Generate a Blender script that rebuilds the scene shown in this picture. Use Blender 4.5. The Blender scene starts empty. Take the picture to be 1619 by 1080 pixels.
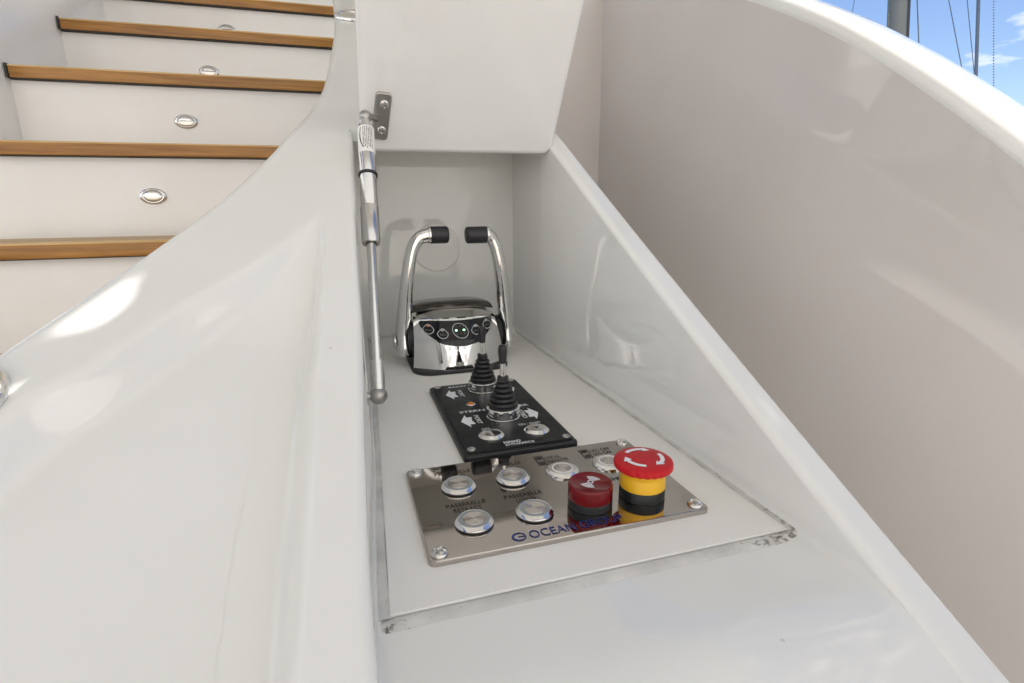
import bpy, bmesh, math, random
from mathutils import Vector, Matrix

random.seed(4)
S = bpy.context.scene
COL = S.collection
R = math.radians

# ------------------------------------------------------------------ camera
CAM = Vector((-0.2676, -0.8554, 0.2060))
cam_d = bpy.data.cameras.new('camera')
cam_d.sensor_width = 36.0
cam_d.lens = 870.0 / 1619.0 * 36.0
cam_d.clip_start = 0.01
cam_d.clip_end = 4000.0
cam = bpy.data.objects.new('camera', cam_d)
COL.objects.link(cam)
rot = Matrix(((0.9547, 0.0804, -0.2864), (-0.2974, 0.2341, -0.9256), (-0.0074, 0.9689, 0.2474)))
cam.matrix_world = Matrix.Translation(CAM) @ rot.to_quaternion().to_matrix().to_4x4()
S.camera = cam

# ------------------------------------------------------------------ sky, sun, exposure
SUN_ELEV = R(55.0)
SUN_AZ = R(50.0)                       # clockwise from +Y towards +X
wd = bpy.data.worlds.new('World')
S.world = wd
wd.use_nodes = True
nt = wd.node_tree
nt.nodes.clear()
w_out = nt.nodes.new('ShaderNodeOutputWorld')
w_bg = nt.nodes.new('ShaderNodeBackground')
w_sky = nt.nodes.new('ShaderNodeTexSky')
w_sky.sky_type = 'NISHITA'
w_sky.sun_disc = False
w_sky.sun_elevation = SUN_ELEV
w_sky.sun_rotation = SUN_AZ
w_sky.air_density = 1.0
w_sky.dust_density = 0.1
w_sky.ozone_density = 2.0
w_tc = nt.nodes.new('ShaderNodeTexCoord')
w_map = nt.nodes.new('ShaderNodeMapping')
w_map.inputs['Scale'].default_value = (1.0, 1.0, 2.6)
w_map.inputs['Location'].default_value = (0.31, 0.12, 0.0)
w_n = nt.nodes.new('ShaderNodeTexNoise')
w_n.inputs['Scale'].default_value = 9.0
w_n.inputs['Detail'].default_value = 7.0
w_n.inputs['Roughness'].default_value = 0.55
w_r = nt.nodes.new('ShaderNodeValToRGB')
w_r.color_ramp.elements[0].position = 0.56
w_r.color_ramp.elements[1].position = 0.70
w_mx = nt.nodes.new('ShaderNodeMix')
w_mx.data_type = 'RGBA'
w_hsv = nt.nodes.new('ShaderNodeHueSaturation')
w_hsv.inputs['Saturation'].default_value = 1.1
w_hsv.inputs['Value'].default_value = 1.0
w_hsv.inputs['Hue'].default_value = 0.511
nt.links.new(w_tc.outputs['Generated'], w_map.inputs['Vector'])
nt.links.new(w_map.outputs['Vector'], w_n.inputs['Vector'])
nt.links.new(w_n.outputs['Fac'], w_r.inputs['Fac'])
nt.links.new(w_r.outputs['Color'], w_mx.inputs['Factor'])
nt.links.new(w_sky.outputs['Color'], w_hsv.inputs['Color'])
nt.links.new(w_hsv.outputs['Color'], w_mx.inputs['A'])
w_mx.inputs['B'].default_value = (10.5, 10.5, 10.7, 1)
nt.links.new(w_mx.outputs['Result'], w_bg.inputs['Color'])
w_bg.inputs['Strength'].default_value = 0.05
nt.links.new(w_bg.outputs['Background'], w_out.inputs['Surface'])

sun_d = bpy.data.lights.new('sun', 'SUN')
sun_d.energy = 5.0
sun_d.angle = R(0.3)
sun_d.color = (1.0, 0.965, 0.915)
sun = bpy.data.objects.new('sun', sun_d)
COL.objects.link(sun)
sd = Vector((math.cos(SUN_ELEV) * math.sin(SUN_AZ), math.cos(SUN_ELEV) * math.cos(SUN_AZ), math.sin(SUN_ELEV)))
sun.rotation_euler = sd.to_track_quat('Z', 'Y').to_euler()
sun.location = sd * 20

S.view_settings.view_transform = 'Standard'
S.view_settings.look = 'None'
S.view_settings.gamma = 1.0
S.view_settings.exposure = 1.25
S.view_settings.use_curve_mapping = False

S.cycles.max_bounces = 12
S.cycles.diffuse_bounces = 6
S.cycles.glossy_bounces = 6

# ------------------------------------------------------------------ materials
MATS = {}
def nmat(name):
    m = bpy.data.materials.new(name)
    m.use_nodes = True
    b = m.node_tree.nodes['Principled BSDF']
    MATS[name] = m
    return m, m.node_tree, b

def simple(name, col, rough=0.5, metal=0.0, noise=0.0, nscale=60.0, coat=0.0, bump=0.0, bscale=80.0, emit=None, estr=0.0, spec=0.5):
    m, t, b = nmat(name)
    b.inputs['Base Color'].default_value = (*col, 1)
    b.inputs['Roughness'].default_value = rough
    b.inputs['Metallic'].default_value = metal
    b.inputs['Coat Weight'].default_value = coat
    b.inputs['Coat Roughness'].default_value = 0.05
    b.inputs['Specular IOR Level'].default_value = spec
    tc = t.nodes.new('ShaderNodeTexCoord')
    if noise > 0:
        n = t.nodes.new('ShaderNodeTexNoise'); n.inputs['Scale'].default_value = nscale; n.inputs['Detail'].default_value = 5
        t.links.new(tc.outputs['Object'], n.inputs['Vector'])
        mr = t.nodes.new('ShaderNodeMapRange')
        mr.inputs['From Min'].default_value = 0.3; mr.inputs['From Max'].default_value = 0.7
        mr.inputs['To Min'].default_value = max(0.0, rough - noise); mr.inputs['To Max'].default_value = rough + noise
        t.links.new(n.outputs['Fac'], mr.inputs['Value'])
        t.links.new(mr.outputs['Result'], b.inputs['Roughness'])
    if bump > 0:
        n2 = t.nodes.new('ShaderNodeTexNoise'); n2.inputs['Scale'].default_value = bscale; n2.inputs['Detail'].default_value = 3
        t.links.new(tc.outputs['Object'], n2.inputs['Vector'])
        bp = t.nodes.new('ShaderNodeBump'); bp.inputs['Strength'].default_value = bump; bp.inputs['Distance'].default_value = 0.002
        t.links.new(n2.outputs['Fac'], bp.inputs['Height'])
        t.links.new(bp.outputs['Normal'], b.inputs['Normal'])
    if emit:
        b.inputs['Emission Color'].default_value = (*emit, 1)
        b.inputs['Emission Strength'].default_value = estr
    return m

def gelcoat(name, col, rough, speck=0.35, wave=0.05, coat=0.0):
    """Glossy white moulding: soft waviness, faint grime, small scuffs and specks."""
    m, t, b = nmat(name)
    L = t.links
    tc = t.nodes.new('ShaderNodeTexCoord')
    n = t.nodes.new('ShaderNodeTexNoise'); n.inputs['Scale'].default_value = 7; n.inputs['Detail'].default_value = 6
    L.new(tc.outputs['Object'], n.inputs['Vector'])
    r = t.nodes.new('ShaderNodeValToRGB')
    r.color_ramp.elements[0].position = 0.3; r.color_ramp.elements[1].position = 0.75
    r.color_ramp.elements[0].color = (col[0] * 0.965, col[1] * 0.96, col[2] * 0.945, 1)
    r.color_ramp.elements[1].color = (*col, 1)
    L.new(n.outputs['Fac'], r.inputs['Fac'])
    # specks
    v = t.nodes.new('ShaderNodeTexVoronoi'); v.inputs['Scale'].default_value = 34; v.inputs['Randomness'].default_value = 1
    nv = t.nodes.new('ShaderNodeTexNoise'); nv.inputs['Scale'].default_value = 160
    L.new(tc.outputs['Object'], nv.inputs['Vector'])
    ad = t.nodes.new('ShaderNodeVectorMath'); ad.operation = 'MULTIPLY_ADD'
    ad.inputs[1].default_value = (0.003, 0.003, 0.003)
    L.new(nv.outputs['Color'], ad.inputs[0]); L.new(tc.outputs['Object'], ad.inputs[2])
    L.new(ad.outputs['Vector'], v.inputs['Vector'])
    lt = t.nodes.new('ShaderNodeMapRange')
    lt.inputs['From Min'].default_value = 0.03; lt.inputs['From Max'].default_value = 0.055
    lt.inputs['To Min'].default_value = 1; lt.inputs['To Max'].default_value = 0
    L.new(v.outputs['Distance'], lt.inputs['Value'])
    sep = t.nodes.new('ShaderNodeSeparateColor'); L.new(v.outputs['Color'], sep.inputs['Color'])
    gt = t.nodes.new('ShaderNodeMath'); gt.operation = 'GREATER_THAN'; gt.inputs[1].default_value = 0.86
    L.new(sep.outputs['Red'], gt.inputs[0])
    mu = t.nodes.new('ShaderNodeMath'); mu.operation = 'MULTIPLY'; L.new(lt.outputs['Result'], mu.inputs[0]); L.new(gt.outputs['Value'], mu.inputs[1])
    mu2 = t.nodes.new('ShaderNodeMath'); mu2.operation = 'MULTIPLY'; L.new(mu.outputs['Value'], mu2.inputs[0]); mu2.inputs[1].default_value = speck
    mx = t.nodes.new('ShaderNodeMix'); mx.data_type = 'RGBA'
    L.new(mu2.outputs['Value'], mx.inputs['Factor']); L.new(r.outputs['Color'], mx.inputs['A'])
    mx.inputs['B'].default_value = (0.25, 0.24, 0.22, 1)
    L.new(mx.outputs['Result'], b.inputs['Base Color'])
    n3 = t.nodes.new('ShaderNodeTexNoise'); n3.inputs['Scale'].default_value = 25; n3.inputs['Detail'].default_value = 8
    L.new(tc.outputs['Object'], n3.inputs['Vector'])
    mr = t.nodes.new('ShaderNodeMapRange'); mr.inputs['From Min'].default_value = 0.3; mr.inputs['From Max'].default_value = 0.7
    mr.inputs['To Min'].default_value = rough * 0.75; mr.inputs['To Max'].default_value = rough * 1.35
    L.new(n3.outputs['Fac'], mr.inputs['Value']); L.new(mr.outputs['Result'], b.inputs['Roughness'])
    n4 = t.nodes.new('ShaderNodeTexNoise'); n4.inputs['Scale'].default_value = 9; n4.inputs['Detail'].default_value = 2
    L.new(tc.outputs['Object'], n4.inputs['Vector'])
    bp = t.nodes.new('ShaderNodeBump'); bp.inputs['Strength'].default_value = wave; bp.inputs['Distance'].default_value = 0.01
    L.new(n4.outputs['Fac'], bp.inputs['Height']); L.new(bp.outputs['Normal'], b.inputs['Normal'])
    b.inputs['Coat Weight'].default_value = coat
    b.inputs['Coat Roughness'].default_value = 0.03
    return m

def wood(name, c1, c2, rough=0.35, axis='X', planks=0.0):
    m, t, b = nmat(name)
    L = t.links
    tc = t.nodes.new('ShaderNodeTexCoord')
    mp = t.nodes.new('ShaderNodeMapping')
    mp.inputs['Scale'].default_value = (3, 70, 70) if axis == 'X' else (70, 3, 70)
    L.new(tc.outputs['Object'], mp.inputs['Vector'])
    n = t.nodes.new('ShaderNodeTexNoise'); n.inputs['Scale'].default_value = 1.6; n.inputs['Detail'].default_value = 8; n.inputs['Roughness'].default_value = 0.65
    n.inputs['Distortion'].default_value = 0.6
    L.new(mp.outputs['Vector'], n.inputs['Vector'])
    r = t.nodes.new('ShaderNodeValToRGB')
    r.color_ramp.elements[0].position = 0.3; r.color_ramp.elements[1].position = 0.72
    r.color_ramp.elements[0].color = (*c1, 1); r.color_ramp.elements[1].color = (*c2, 1)
    L.new(n.outputs['Fac'], r.inputs['Fac'])
    L.new(r.outputs['Color'], b.inputs['Base Color'])
    b.inputs['Roughness'].default_value = rough
    bp = t.nodes.new('ShaderNodeBump'); bp.inputs['Strength'].default_value = 0.25; bp.inputs['Distance'].default_value = 0.001
    L.new(n.outputs['Fac'], bp.inputs['Height']); L.new(bp.outputs['Normal'], b.inputs['Normal'])
    return m

def sealant_mat():
    """Off-white sealant with black mildew gathered near the two front corners and scattered specks."""
    m, t, b = nmat('sealant')
    L = t.links
    tc = t.nodes.new('ShaderNodeTexCoord')
    geo = t.nodes.new('ShaderNodeNewGeometry')
    n = t.nodes.new('ShaderNodeTexNoise'); n.inputs['Scale'].default_value = 210; n.inputs['Detail'].default_value = 6; n.inputs['Roughness'].default_value = 0.7
    L.new(geo.outputs['Position'], n.inputs['Vector'])
    def near(p, r):
        d = t.nodes.new('ShaderNodeVectorMath'); d.operation = 'DISTANCE'
        d.inputs[1].default_value = p
        L.new(geo.outputs['Position'], d.inputs[0])
        q = t.nodes.new('ShaderNodeMapRange'); q.inputs['From Min'].default_value = r; q.inputs['From Max'].default_value = 0.0
        q.inputs['To Min'].default_value = 0; q.inputs['To Max'].default_value = 1
        L.new(d.outputs['Value'], q.inputs['Value'])
        return q.outputs['Result']
    a = near((-0.010, -0.620, 0.0), 0.055); c = near((-0.265, -0.621, 0.0), 0.022); e = near((-0.006, -0.52, 0.0), 0.06)
    mx1 = t.nodes.new('ShaderNodeMath'); mx1.operation = 'MAXIMUM'; L.new(a, mx1.inputs[0]); L.new(c, mx1.inputs[1])
    m2 = t.nodes.new('ShaderNodeMath'); m2.operation = 'MULTIPLY'; L.new(e, m2.inputs[0]); m2.inputs[1].default_value = 0.45
    mx2 = t.nodes.new('ShaderNodeMath'); mx2.operation = 'MAXIMUM'; L.new(mx1.outputs['Value'], mx2.inputs[0]); L.new(m2.outputs['Value'], mx2.inputs[1])
    th = t.nodes.new('ShaderNodeMath'); th.operation = 'MULTIPLY_ADD'; L.new(mx2.outputs['Value'], th.inputs[0]); th.inputs[1].default_value = 0.175
    L.new(n.outputs['Fac'], th.inputs[2])
    ss = t.nodes.new('ShaderNodeMapRange'); ss.inputs['From Min'].default_value = 0.62; ss.inputs['From Max'].default_value = 0.74
    L.new(th.outputs['Value'], ss.inputs['Value'])
    n2 = t.nodes.new('ShaderNodeTexNoise'); n2.inputs['Scale'].default_value = 40; n2.inputs['Detail'].default_value = 5
    L.new(geo.outputs['Position'], n2.inputs['Vector'])
    r = t.nodes.new('ShaderNodeValToRGB'); r.color_ramp.elements[0].position = 0.35; r.color_ramp.elements[1].position = 0.65
    r.color_ramp.elements[0].color = (0.55, 0.545, 0.52, 1); r.color_ramp.elements[1].color = (0.72, 0.715, 0.69, 1)
    L.new(n2.outputs['Fac'], r.inputs['Fac'])
    mx = t.nodes.new('ShaderNodeMix'); mx.data_type = 'RGBA'
    L.new(ss.outputs['Result'], mx.inputs['Factor']); L.new(r.outputs['Color'], mx.inputs['A']); mx.inputs['B'].default_value = (0.16, 0.15, 0.135, 1)
    L.new(mx.outputs['Result'], b.inputs['Base Color'])
    b.inputs['Roughness'].default_value = 0.5
    bp = t.nodes.new('ShaderNodeBump'); bp.inputs['Strength'].default_value = 0.35; bp.inputs['Distance'].default_value = 0.001
    L.new(n2.outputs['Fac'], bp.inputs['Height']); L.new(bp.outputs['Normal'], b.inputs['Normal'])
    return m

def seam_mat():
    """Thin dirt line in a joint: broken, darker in places."""
    m, t, b = nmat('seam_dirt')
    L = t.links
    geo = t.nodes.new('ShaderNodeNewGeometry')
    n = t.nodes.new('ShaderNodeTexNoise'); n.inputs['Scale'].default_value = 38; n.inputs['Detail'].default_value = 4
    L.new(geo.outputs['Position'], n.inputs['Vector'])
    r = t.nodes.new('ShaderNodeValToRGB'); r.color_ramp.elements[0].position = 0.42; r.color_ramp.elements[1].position = 0.68
    r.color_ramp.elements[0].color = (0.70, 0.69, 0.66, 1); r.color_ramp.elements[1].color = (0.16, 0.15, 0.135, 1)
    L.new(n.outputs['Fac'], r.inputs['Fac']); L.new(r.outputs['Color'], b.inputs['Base Color'])
    b.inputs['Roughness'].default_value = 0.7
    return m

def brushed(name, col, rough=0.28):
    """Radially brushed button face: conical glints from anisotropy."""
    m, t, b = nmat(name)
    b.inputs['Base Color'].default_value = (*col, 1)
    b.inputs['Metallic'].default_value = 1
    b.inputs['Roughness'].default_value = rough
    return m

GEL = gelcoat('gelcoat_white', (0.785, 0.79, 0.78), 0.04, 0.3, 0.05, 0.5)
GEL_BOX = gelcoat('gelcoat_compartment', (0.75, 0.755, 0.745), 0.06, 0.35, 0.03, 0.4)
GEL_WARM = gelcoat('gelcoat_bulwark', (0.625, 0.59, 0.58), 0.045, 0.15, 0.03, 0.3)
GEL_STAIR = gelcoat('gelcoat_stairs', (0.90, 0.90, 0.905), 0.09, 0.1, 0.03)
GEL_LID = gelcoat('gelcoat_lid', (0.79, 0.805, 0.82), 0.06, 0.35, 0.03, 0.3)
PAINT = gelcoat('painted_shelf', (0.82, 0.815, 0.795), 0.44, 0.0, 0.02)
TEAK = wood('varnished_teak', (0.22, 0.092, 0.016), (0.52, 0.255, 0.058), 0.28)
TEAK_BARE = wood('bare_teak', (0.42, 0.29, 0.15), (0.60, 0.43, 0.25), 0.6)
TEAK_EDGE = wood('pale_teak_edge', (0.50, 0.30, 0.10), (0.80, 0.60, 0.32), 0.5)  # lighter teak tone for the top strip of each nosing
DECK = wood('deck_teak', (0.48, 0.40, 0.31), (0.62, 0.53, 0.42), 0.6, 'Y')
GAP_SHADOW = simple('gap_shadow_black', (0.02, 0.018, 0.015), 0.6)  # black standing in for the gap shadow under the nosings
CHROME = simple('chrome', (0.78, 0.78, 0.77), 0.05, 1.0, 0.025, 45)
CHROME_DULL = simple('worn_chrome', (0.64, 0.63, 0.61), 0.20, 1.0, 0.03, 60)
STEEL = simple('brushed_steel', (0.60, 0.59, 0.57), 0.20, 1.0, 0.04, 130)
STEEL_DARK = simple('stainless_bracket', (0.42, 0.41, 0.395), 0.35, 1.0, 0.04, 90)
PLATE = simple('polished_stainless_plate', (0.47, 0.435, 0.40), 0.03, 1.0, 0.012, 40)
PLATE_EDGE = simple('stainless_plate_edge', (0.78, 0.77, 0.75), 0.2, 1.0, 0.04, 80)
BTN_RING = simple('button_bezel', (0.82, 0.82, 0.81), 0.14, 1.0, 0.04, 90)
BTN_LIP = simple('button_light_ring', (0.26, 0.29, 0.30), 0.35, 0.0)
BTN_FACE = brushed('button_face', (0.56, 0.53, 0.50), 0.16)
RUBBER = simple('black_rubber', (0.018, 0.018, 0.019), 0.5, 0, 0.08, 90, bump=0.1)
GRIP = simple('black_grip', (0.013, 0.012, 0.016), 0.42, 0, 0.06, 120)
PANELBLK = simple('black_panel', (0.009, 0.010, 0.012), 0.34, 0, 0.08, 50, spec=0.22)
PANELGLOSS = simple('black_membrane', (0.006, 0.007, 0.010), 0.12, 0, 0.03, 60)
BLACKPL = simple('black_plastic', (0.014, 0.016, 0.018), 0.40, 0, 0.06, 80, spec=0.35)
RED = simple('red_plastic', (0.50, 0.010, 0.016), 0.42, 0, 0.07, 90, spec=0.3)
YELLOW = simple('yellow_plastic', (0.80, 0.46, 0.02), 0.36, 0, 0.05, 90)
WHITE = simple('white_print', (0.78, 0.80, 0.84), 0.5)
GREYPRINT = simple('grey_print', (0.42, 0.43, 0.44), 0.5)
BLACKPRINT = simple('black_print', (0.015, 0.014, 0.014), 0.45)
BLUEPRINT = simple('blue_print', (0.018, 0.035, 0.20), 0.4)
PAPER = simple('paper_label', (0.78, 0.78, 0.77), 0.45)
LED_G = simple('green_lamp', (0.1, 0.6, 0.2), 0.3, emit=(0.35, 1.0, 0.45), estr=1.4)
LED_O = simple('amber_lens', (0.65, 0.17, 0.02), 0.2)
GREYMETAL = simple('grey_anodised_mast', (0.20, 0.215, 0.215), 0.4, 0.3, 0.08, 3)
DARKMAST = simple('dark_mast_track', (0.04, 0.045, 0.05), 0.5)
WIRE = simple('rigging_wire', (0.15, 0.19, 0.26), 0.5)
HULLW = simple('hull_white', (0.75, 0.76, 0.77), 0.3, 0, 0.05, 3)
BEIGE = simple('headliner_beige', (0.84, 0.82, 0.78), 0.55, 0, 0.05, 5)
QUAY = simple('quay_stone', (0.55, 0.49, 0.42), 0.8, 0, 0.05, 4, bump=0.3, bscale=20)
SEAL = sealant_mat()
SEAM = seam_mat()

def redlens():
    m, t, b = nmat('red_lens')
    b.inputs['Base Color'].default_value = (0.24, 0.002, 0.006, 1)
    b.inputs['Roughness'].default_value = 0.10
    b.inputs['Transmission Weight'].default_value = 0.4
    b.inputs['Specular IOR Level'].default_value = 0.3
    return m
REDLENS = redlens()

def water_mat():
    m, t, b = nmat('harbour_water')
    b.inputs['Base Color'].default_value = (0.02, 0.06, 0.07, 1); b.inputs['Roughness'].default_value = 0.08
    tc = t.nodes.new('ShaderNodeTexCoord')
    n = t.nodes.new('ShaderNodeTexNoise'); n.inputs['Scale'].default_value = 2.2; n.inputs['Detail'].default_value = 4
    t.links.new(tc.outputs['Object'], n.inputs['Vector'])
    bp = t.nodes.new('ShaderNodeBump'); bp.inputs['Strength'].default_value = 0.5; bp.inputs['Distance'].default_value = 0.1
    t.links.new(n.outputs['Fac'], bp.inputs['Height']); t.links.new(bp.outputs['Normal'], b.inputs['Normal'])
    return m
WATER = water_mat()

# ------------------------------------------------------------------ helpers
BASE = {}
def link(o):
    COL.objects.link(o)
    return o
def thing(name, label, cat, loc=(0, 0, 0), group=None):
    o = link(bpy.data.objects.new(name, None))
    o.empty_display_size = 0.03
    o.location = loc
    o['label'] = label; o['category'] = cat
    if group: o['group'] = group
    BASE[o] = Vector(loc)
    return o
def tag(o, label, cat, group=None):
    o['label'] = label; o['category'] = cat
    if group: o['group'] = group
    return o
def obj(name, me, parent=None):
    """Link a mesh whose vertices are in world coordinates; parts are shifted to the thing's base."""
    o = link(bpy.data.objects.new(name, me))
    if parent is not None:
        b = BASE[parent]
        me.transform(Matrix.Translation(-b))
        o.parent = parent
        BASE[o] = b
    else:
        BASE[o] = Vector((0, 0, 0))
    return o
def placed(name, me, parent, loc, rotm=None):
    """A part that shares mesh data (local coordinates), put at a world location."""
    o = link(bpy.data.objects.new(name, me))
    b = BASE[parent] if parent is not None else Vector((0, 0, 0))
    o.matrix_local = Matrix.Translation(Vector(loc) - b) @ (rotm.to_4x4() if rotm else Matrix())
    if parent is not None: o.parent = parent
    BASE[o] = Vector(loc)
    return o
def child_local(name, me, parent):
    o = link(bpy.data.objects.new(name, me)); o.parent = parent
    return o
def mesh(name, v, f, mat, smooth=40):
    me = bpy.data.meshes.new(name)
    me.from_pydata([tuple(p) for p in v], [], f)
    me.materials.append(mat)
    bm = bmesh.new(); bm.from_mesh(me)
    bmesh.ops.remove_doubles(bm, verts=bm.verts, dist=1e-6)
    bmesh.ops.recalc_face_normals(bm, faces=bm.faces)
    bm.to_mesh(me); bm.free()
    fin(me, smooth)
    return me
def fin(me, smooth=40):
    if smooth:
        me.shade_smooth()
        me.set_sharp_from_angle(angle=R(smooth))
def bmmesh(name, bm, mat, smooth=40):
    me = bpy.data.meshes.new(name)
    bmesh.ops.recalc_face_normals(bm, faces=bm.faces)
    bm.to_mesh(me); bm.free()
    me.materials.append(mat)
    fin(me, smooth)
    return me
def loft(rows, closed=False, cap=False):
    n = len(rows[0]); v = [p for r in rows for p in r]; f = []
    for i in range(len(rows) - 1):
        for j in range(n if closed else n - 1):
            k = (j + 1) % n
            f.append((i * n + j, i * n + k, (i + 1) * n + k, (i + 1) * n + j))
    if cap:
        f.append(tuple(range(n))); f.append(tuple((len(rows) - 1) * n + j for j in range(n)))
    return v, f
def rbox(x0, x1, y0, y1, z0, z1, bev=0.0, seg=3):
    bm = bmesh.new()
    bmesh.ops.create_cube(bm, size=1)
    for v in bm.verts:
        v.co = Vector(((x0 + x1) / 2 + v.co.x * (x1 - x0), (y0 + y1) / 2 + v.co.y * (y1 - y0), (z0 + z1) / 2 + v.co.z * (z1 - z0)))
    if bev > 0:
        bmesh.ops.bevel(bm, geom=bm.edges[:], offset=bev, segments=seg, affect='EDGES', profile=0.5)
    return bm
def lathe(prof, n=40, c=(0, 0, 0), basis=None, squash=1.0):
    c = Vector(c); B = basis or Matrix.Identity(3)
    rows = []
    for r, z in prof:
        rows.append([c + B @ Vector((r * math.cos(2 * math.pi * i / n), squash * r * math.sin(2 * math.pi * i / n), z)) for i in range(n)])
    v, f = loft(rows, True)
    if prof[0][0] > 1e-6: f.append(tuple(range(n)))
    if prof[-1][0] > 1e-6: f.append(tuple((len(rows) - 1) * n + j for j in range(n)))
    return v, f
def axis_basis(d):
    return Vector(d).normalized().to_track_quat('Z', 'Y').to_matrix()
def tube(path, rad, n=16, ell=(1, 1), up=(0, 1, 0)):
    path = [Vector(p) for p in path]; rows = []
    for i, p in enumerate(path):
        d = (path[min(i + 1, len(path) - 1)] - path[max(i - 1, 0)]).normalized()
        a = d.cross(Vector(up)).normalized(); b = a.cross(d).normalized()
        r = rad[i] if isinstance(rad, (list, tuple)) else rad
        e = ell[i] if isinstance(ell, list) else ell
        rows.append([p + a * math.cos(2 * math.pi * k / n) * r * e[0] + b * math.sin(2 * math.pi * k / n) * r * e[1] for k in range(n)])
    return loft(rows, True, True)
def catmull(pts, m=6):
    P = [Vector(p) for p in pts]; out = []
    for i in range(len(P) - 1):
        p0 = P[max(i - 1, 0)]; p1 = P[i]; p2 = P[i + 1]; p3 = P[min(i + 2, len(P) - 1)]
        for k in range(m):
            t = k / m
            out.append(0.5 * ((2 * p1) + (p2 - p0) * t + (2 * p0 - 5 * p1 + 4 * p2 - p3) * t * t + (3 * p1 - p0 - 3 * p2 + p3) * t ** 3))
    out.append(P[-1])
    return out
def rrect(x0, x1, y0, y1, r, seg=6):
    pts = []
    for cx, cy, a in ((x1 - r, y1 - r, 0), (x0 + r, y1 - r, 90), (x0 + r, y0 + r, 180), (x1 - r, y0 + r, 270)):
        for k in range(seg + 1):
            t = R(a + 90 * k / seg)
            pts.append((cx + r * math.cos(t), cy + r * math.sin(t)))
    return pts
def plate_loft(x0, x1, y0, y1, r, z0, z1, bev):
    """Flat plate with round corners and a softened top edge."""
    rows = [[Vector((x, y, z0)) for x, y in rrect(x0, x1, y0, y1, r)]]
    rows.append([Vector((x, y, z1 - bev)) for x, y in rrect(x0, x1, y0, y1, r)])
    for k in (1, 2, 3):
        a = R(30 * k); o = bev * (1 - math.cos(a)); h = z1 - bev + bev * math.sin(a)
        rows.append([Vector((x, y, h)) for x, y in rrect(x0 + o, x1 - o, y0 + o, y1 - o, max(r - o, 1e-4))])
    o = bev + 0.0004                                    # a flat collar keeps the top face truly flat
    rows.append([Vector((x, y, z1)) for x, y in rrect(x0 + o, x1 - o, y0 + o, y1 - o, max(r - o, 1e-4))])
    return loft(rows, True, True)
def interp(x, xs, ys):
    if x <= xs[0]: return ys[0]
    for i in range(len(xs) - 1):
        if x <= xs[i + 1]:
            t = (x - xs[i]) / (xs[i + 1] - xs[i]); return ys[i] + t * (ys[i + 1] - ys[i])
    return ys[-1]
def smooth_interp(x, xs, ys):
    """Monotone-ish cubic through the samples (finite-difference tangents)."""
    n = len(xs)
    if x <= xs[0]: return ys[0]
    if x >= xs[-1]: return ys[-1]
    i = 0
    while x > xs[i + 1]: i += 1
    def tan(k):
        if k == 0: return (ys[1] - ys[0]) / (xs[1] - xs[0])
        if k == n - 1: return (ys[-1] - ys[-2]) / (xs[-1] - xs[-2])
        return (ys[k + 1] - ys[k - 1]) / (xs[k + 1] - xs[k - 1])
    h = xs[i + 1] - xs[i]; t = (x - xs[i]) / h
    return ((2 * t ** 3 - 3 * t * t + 1) * ys[i] + (t ** 3 - 2 * t * t + t) * h * tan(i) + (-2 * t ** 3 + 3 * t * t) * ys[i + 1] + (t ** 3 - t * t) * h * tan(i + 1))
def sstep(a, b, x):
    t = min(1, max(0, (x - a) / (b - a))); return t * t * (3 - 2 * t)
def text_mesh(name, s, size, mat, M, thick=0.0, align='CENTER', sx=1.0, bold=0.0):
    cu = bpy.data.curves.new(name, 'FONT')
    cu.body = s; cu.size = size; cu.align_x = align; cu.align_y = 'CENTER'
    cu.resolution_u = 3
    cu.offset = bold
    cu.extrude = thick
    o = bpy.data.objects.new(name + '_source', cu); COL.objects.link(o)
    bpy.context.view_layer.update()
    dg = bpy.context.evaluated_depsgraph_get()
    me = bpy.data.meshes.new_from_object(o.evaluated_get(dg))
    bpy.data.objects.remove(o); bpy.data.curves.remove(cu)
    me.name = name
    me.transform(M @ Matrix.Diagonal((sx, 1, 1, 1)))
    me.materials.clear(); me.materials.append(mat)
    return me
def poly_mesh(name, pts, mat):
    return mesh(name, pts, [tuple(range(len(pts)))], mat, 0)

def spun(r, z0, n=16):
    """Face turned on a lathe: fine concentric grooves that catch the light in a bow-tie."""
    pr = [(r, z0 - 0.0003), (r * 0.985, z0)]
    for k in range(n):
        q = r * 0.97 * (1 - k / n)
        pr += [(q, z0), (q - r * 0.97 / n * 0.5, z0 - 0.000045)]
    return pr + [(0.0001, z0)]
def screw_mesh(name, r=0.0045, h=0.0024, mat=None):
    """Domed machine screw head with a real cross recess."""
    n = 32; rows = []
    prof = [(r, 0), (r, h * 0.25), (r * 0.93, h * 0.55), (r * 0.75, h * 0.82), (r * 0.55, h * 0.94), (r * 0.38, h), (r * 0.22, h), (0.0001, h)]
    v = []
    for pr, pz in prof:
        row = []
        for i in range(n):
            a = 2 * math.pi * i / n
            x, y = pr * math.cos(a), pr * math.sin(a)
            z = pz
            if pr < r * 0.6 and (abs(x) < r * 0.13 or abs(y) < r * 0.13): z -= h * 0.6
            row.append(Vector((x, y, z)))
        rows.append(row)
    vv, f = loft(rows, True)
    return mesh(name, vv, f, mat or CHROME_DULL, 35)

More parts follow.
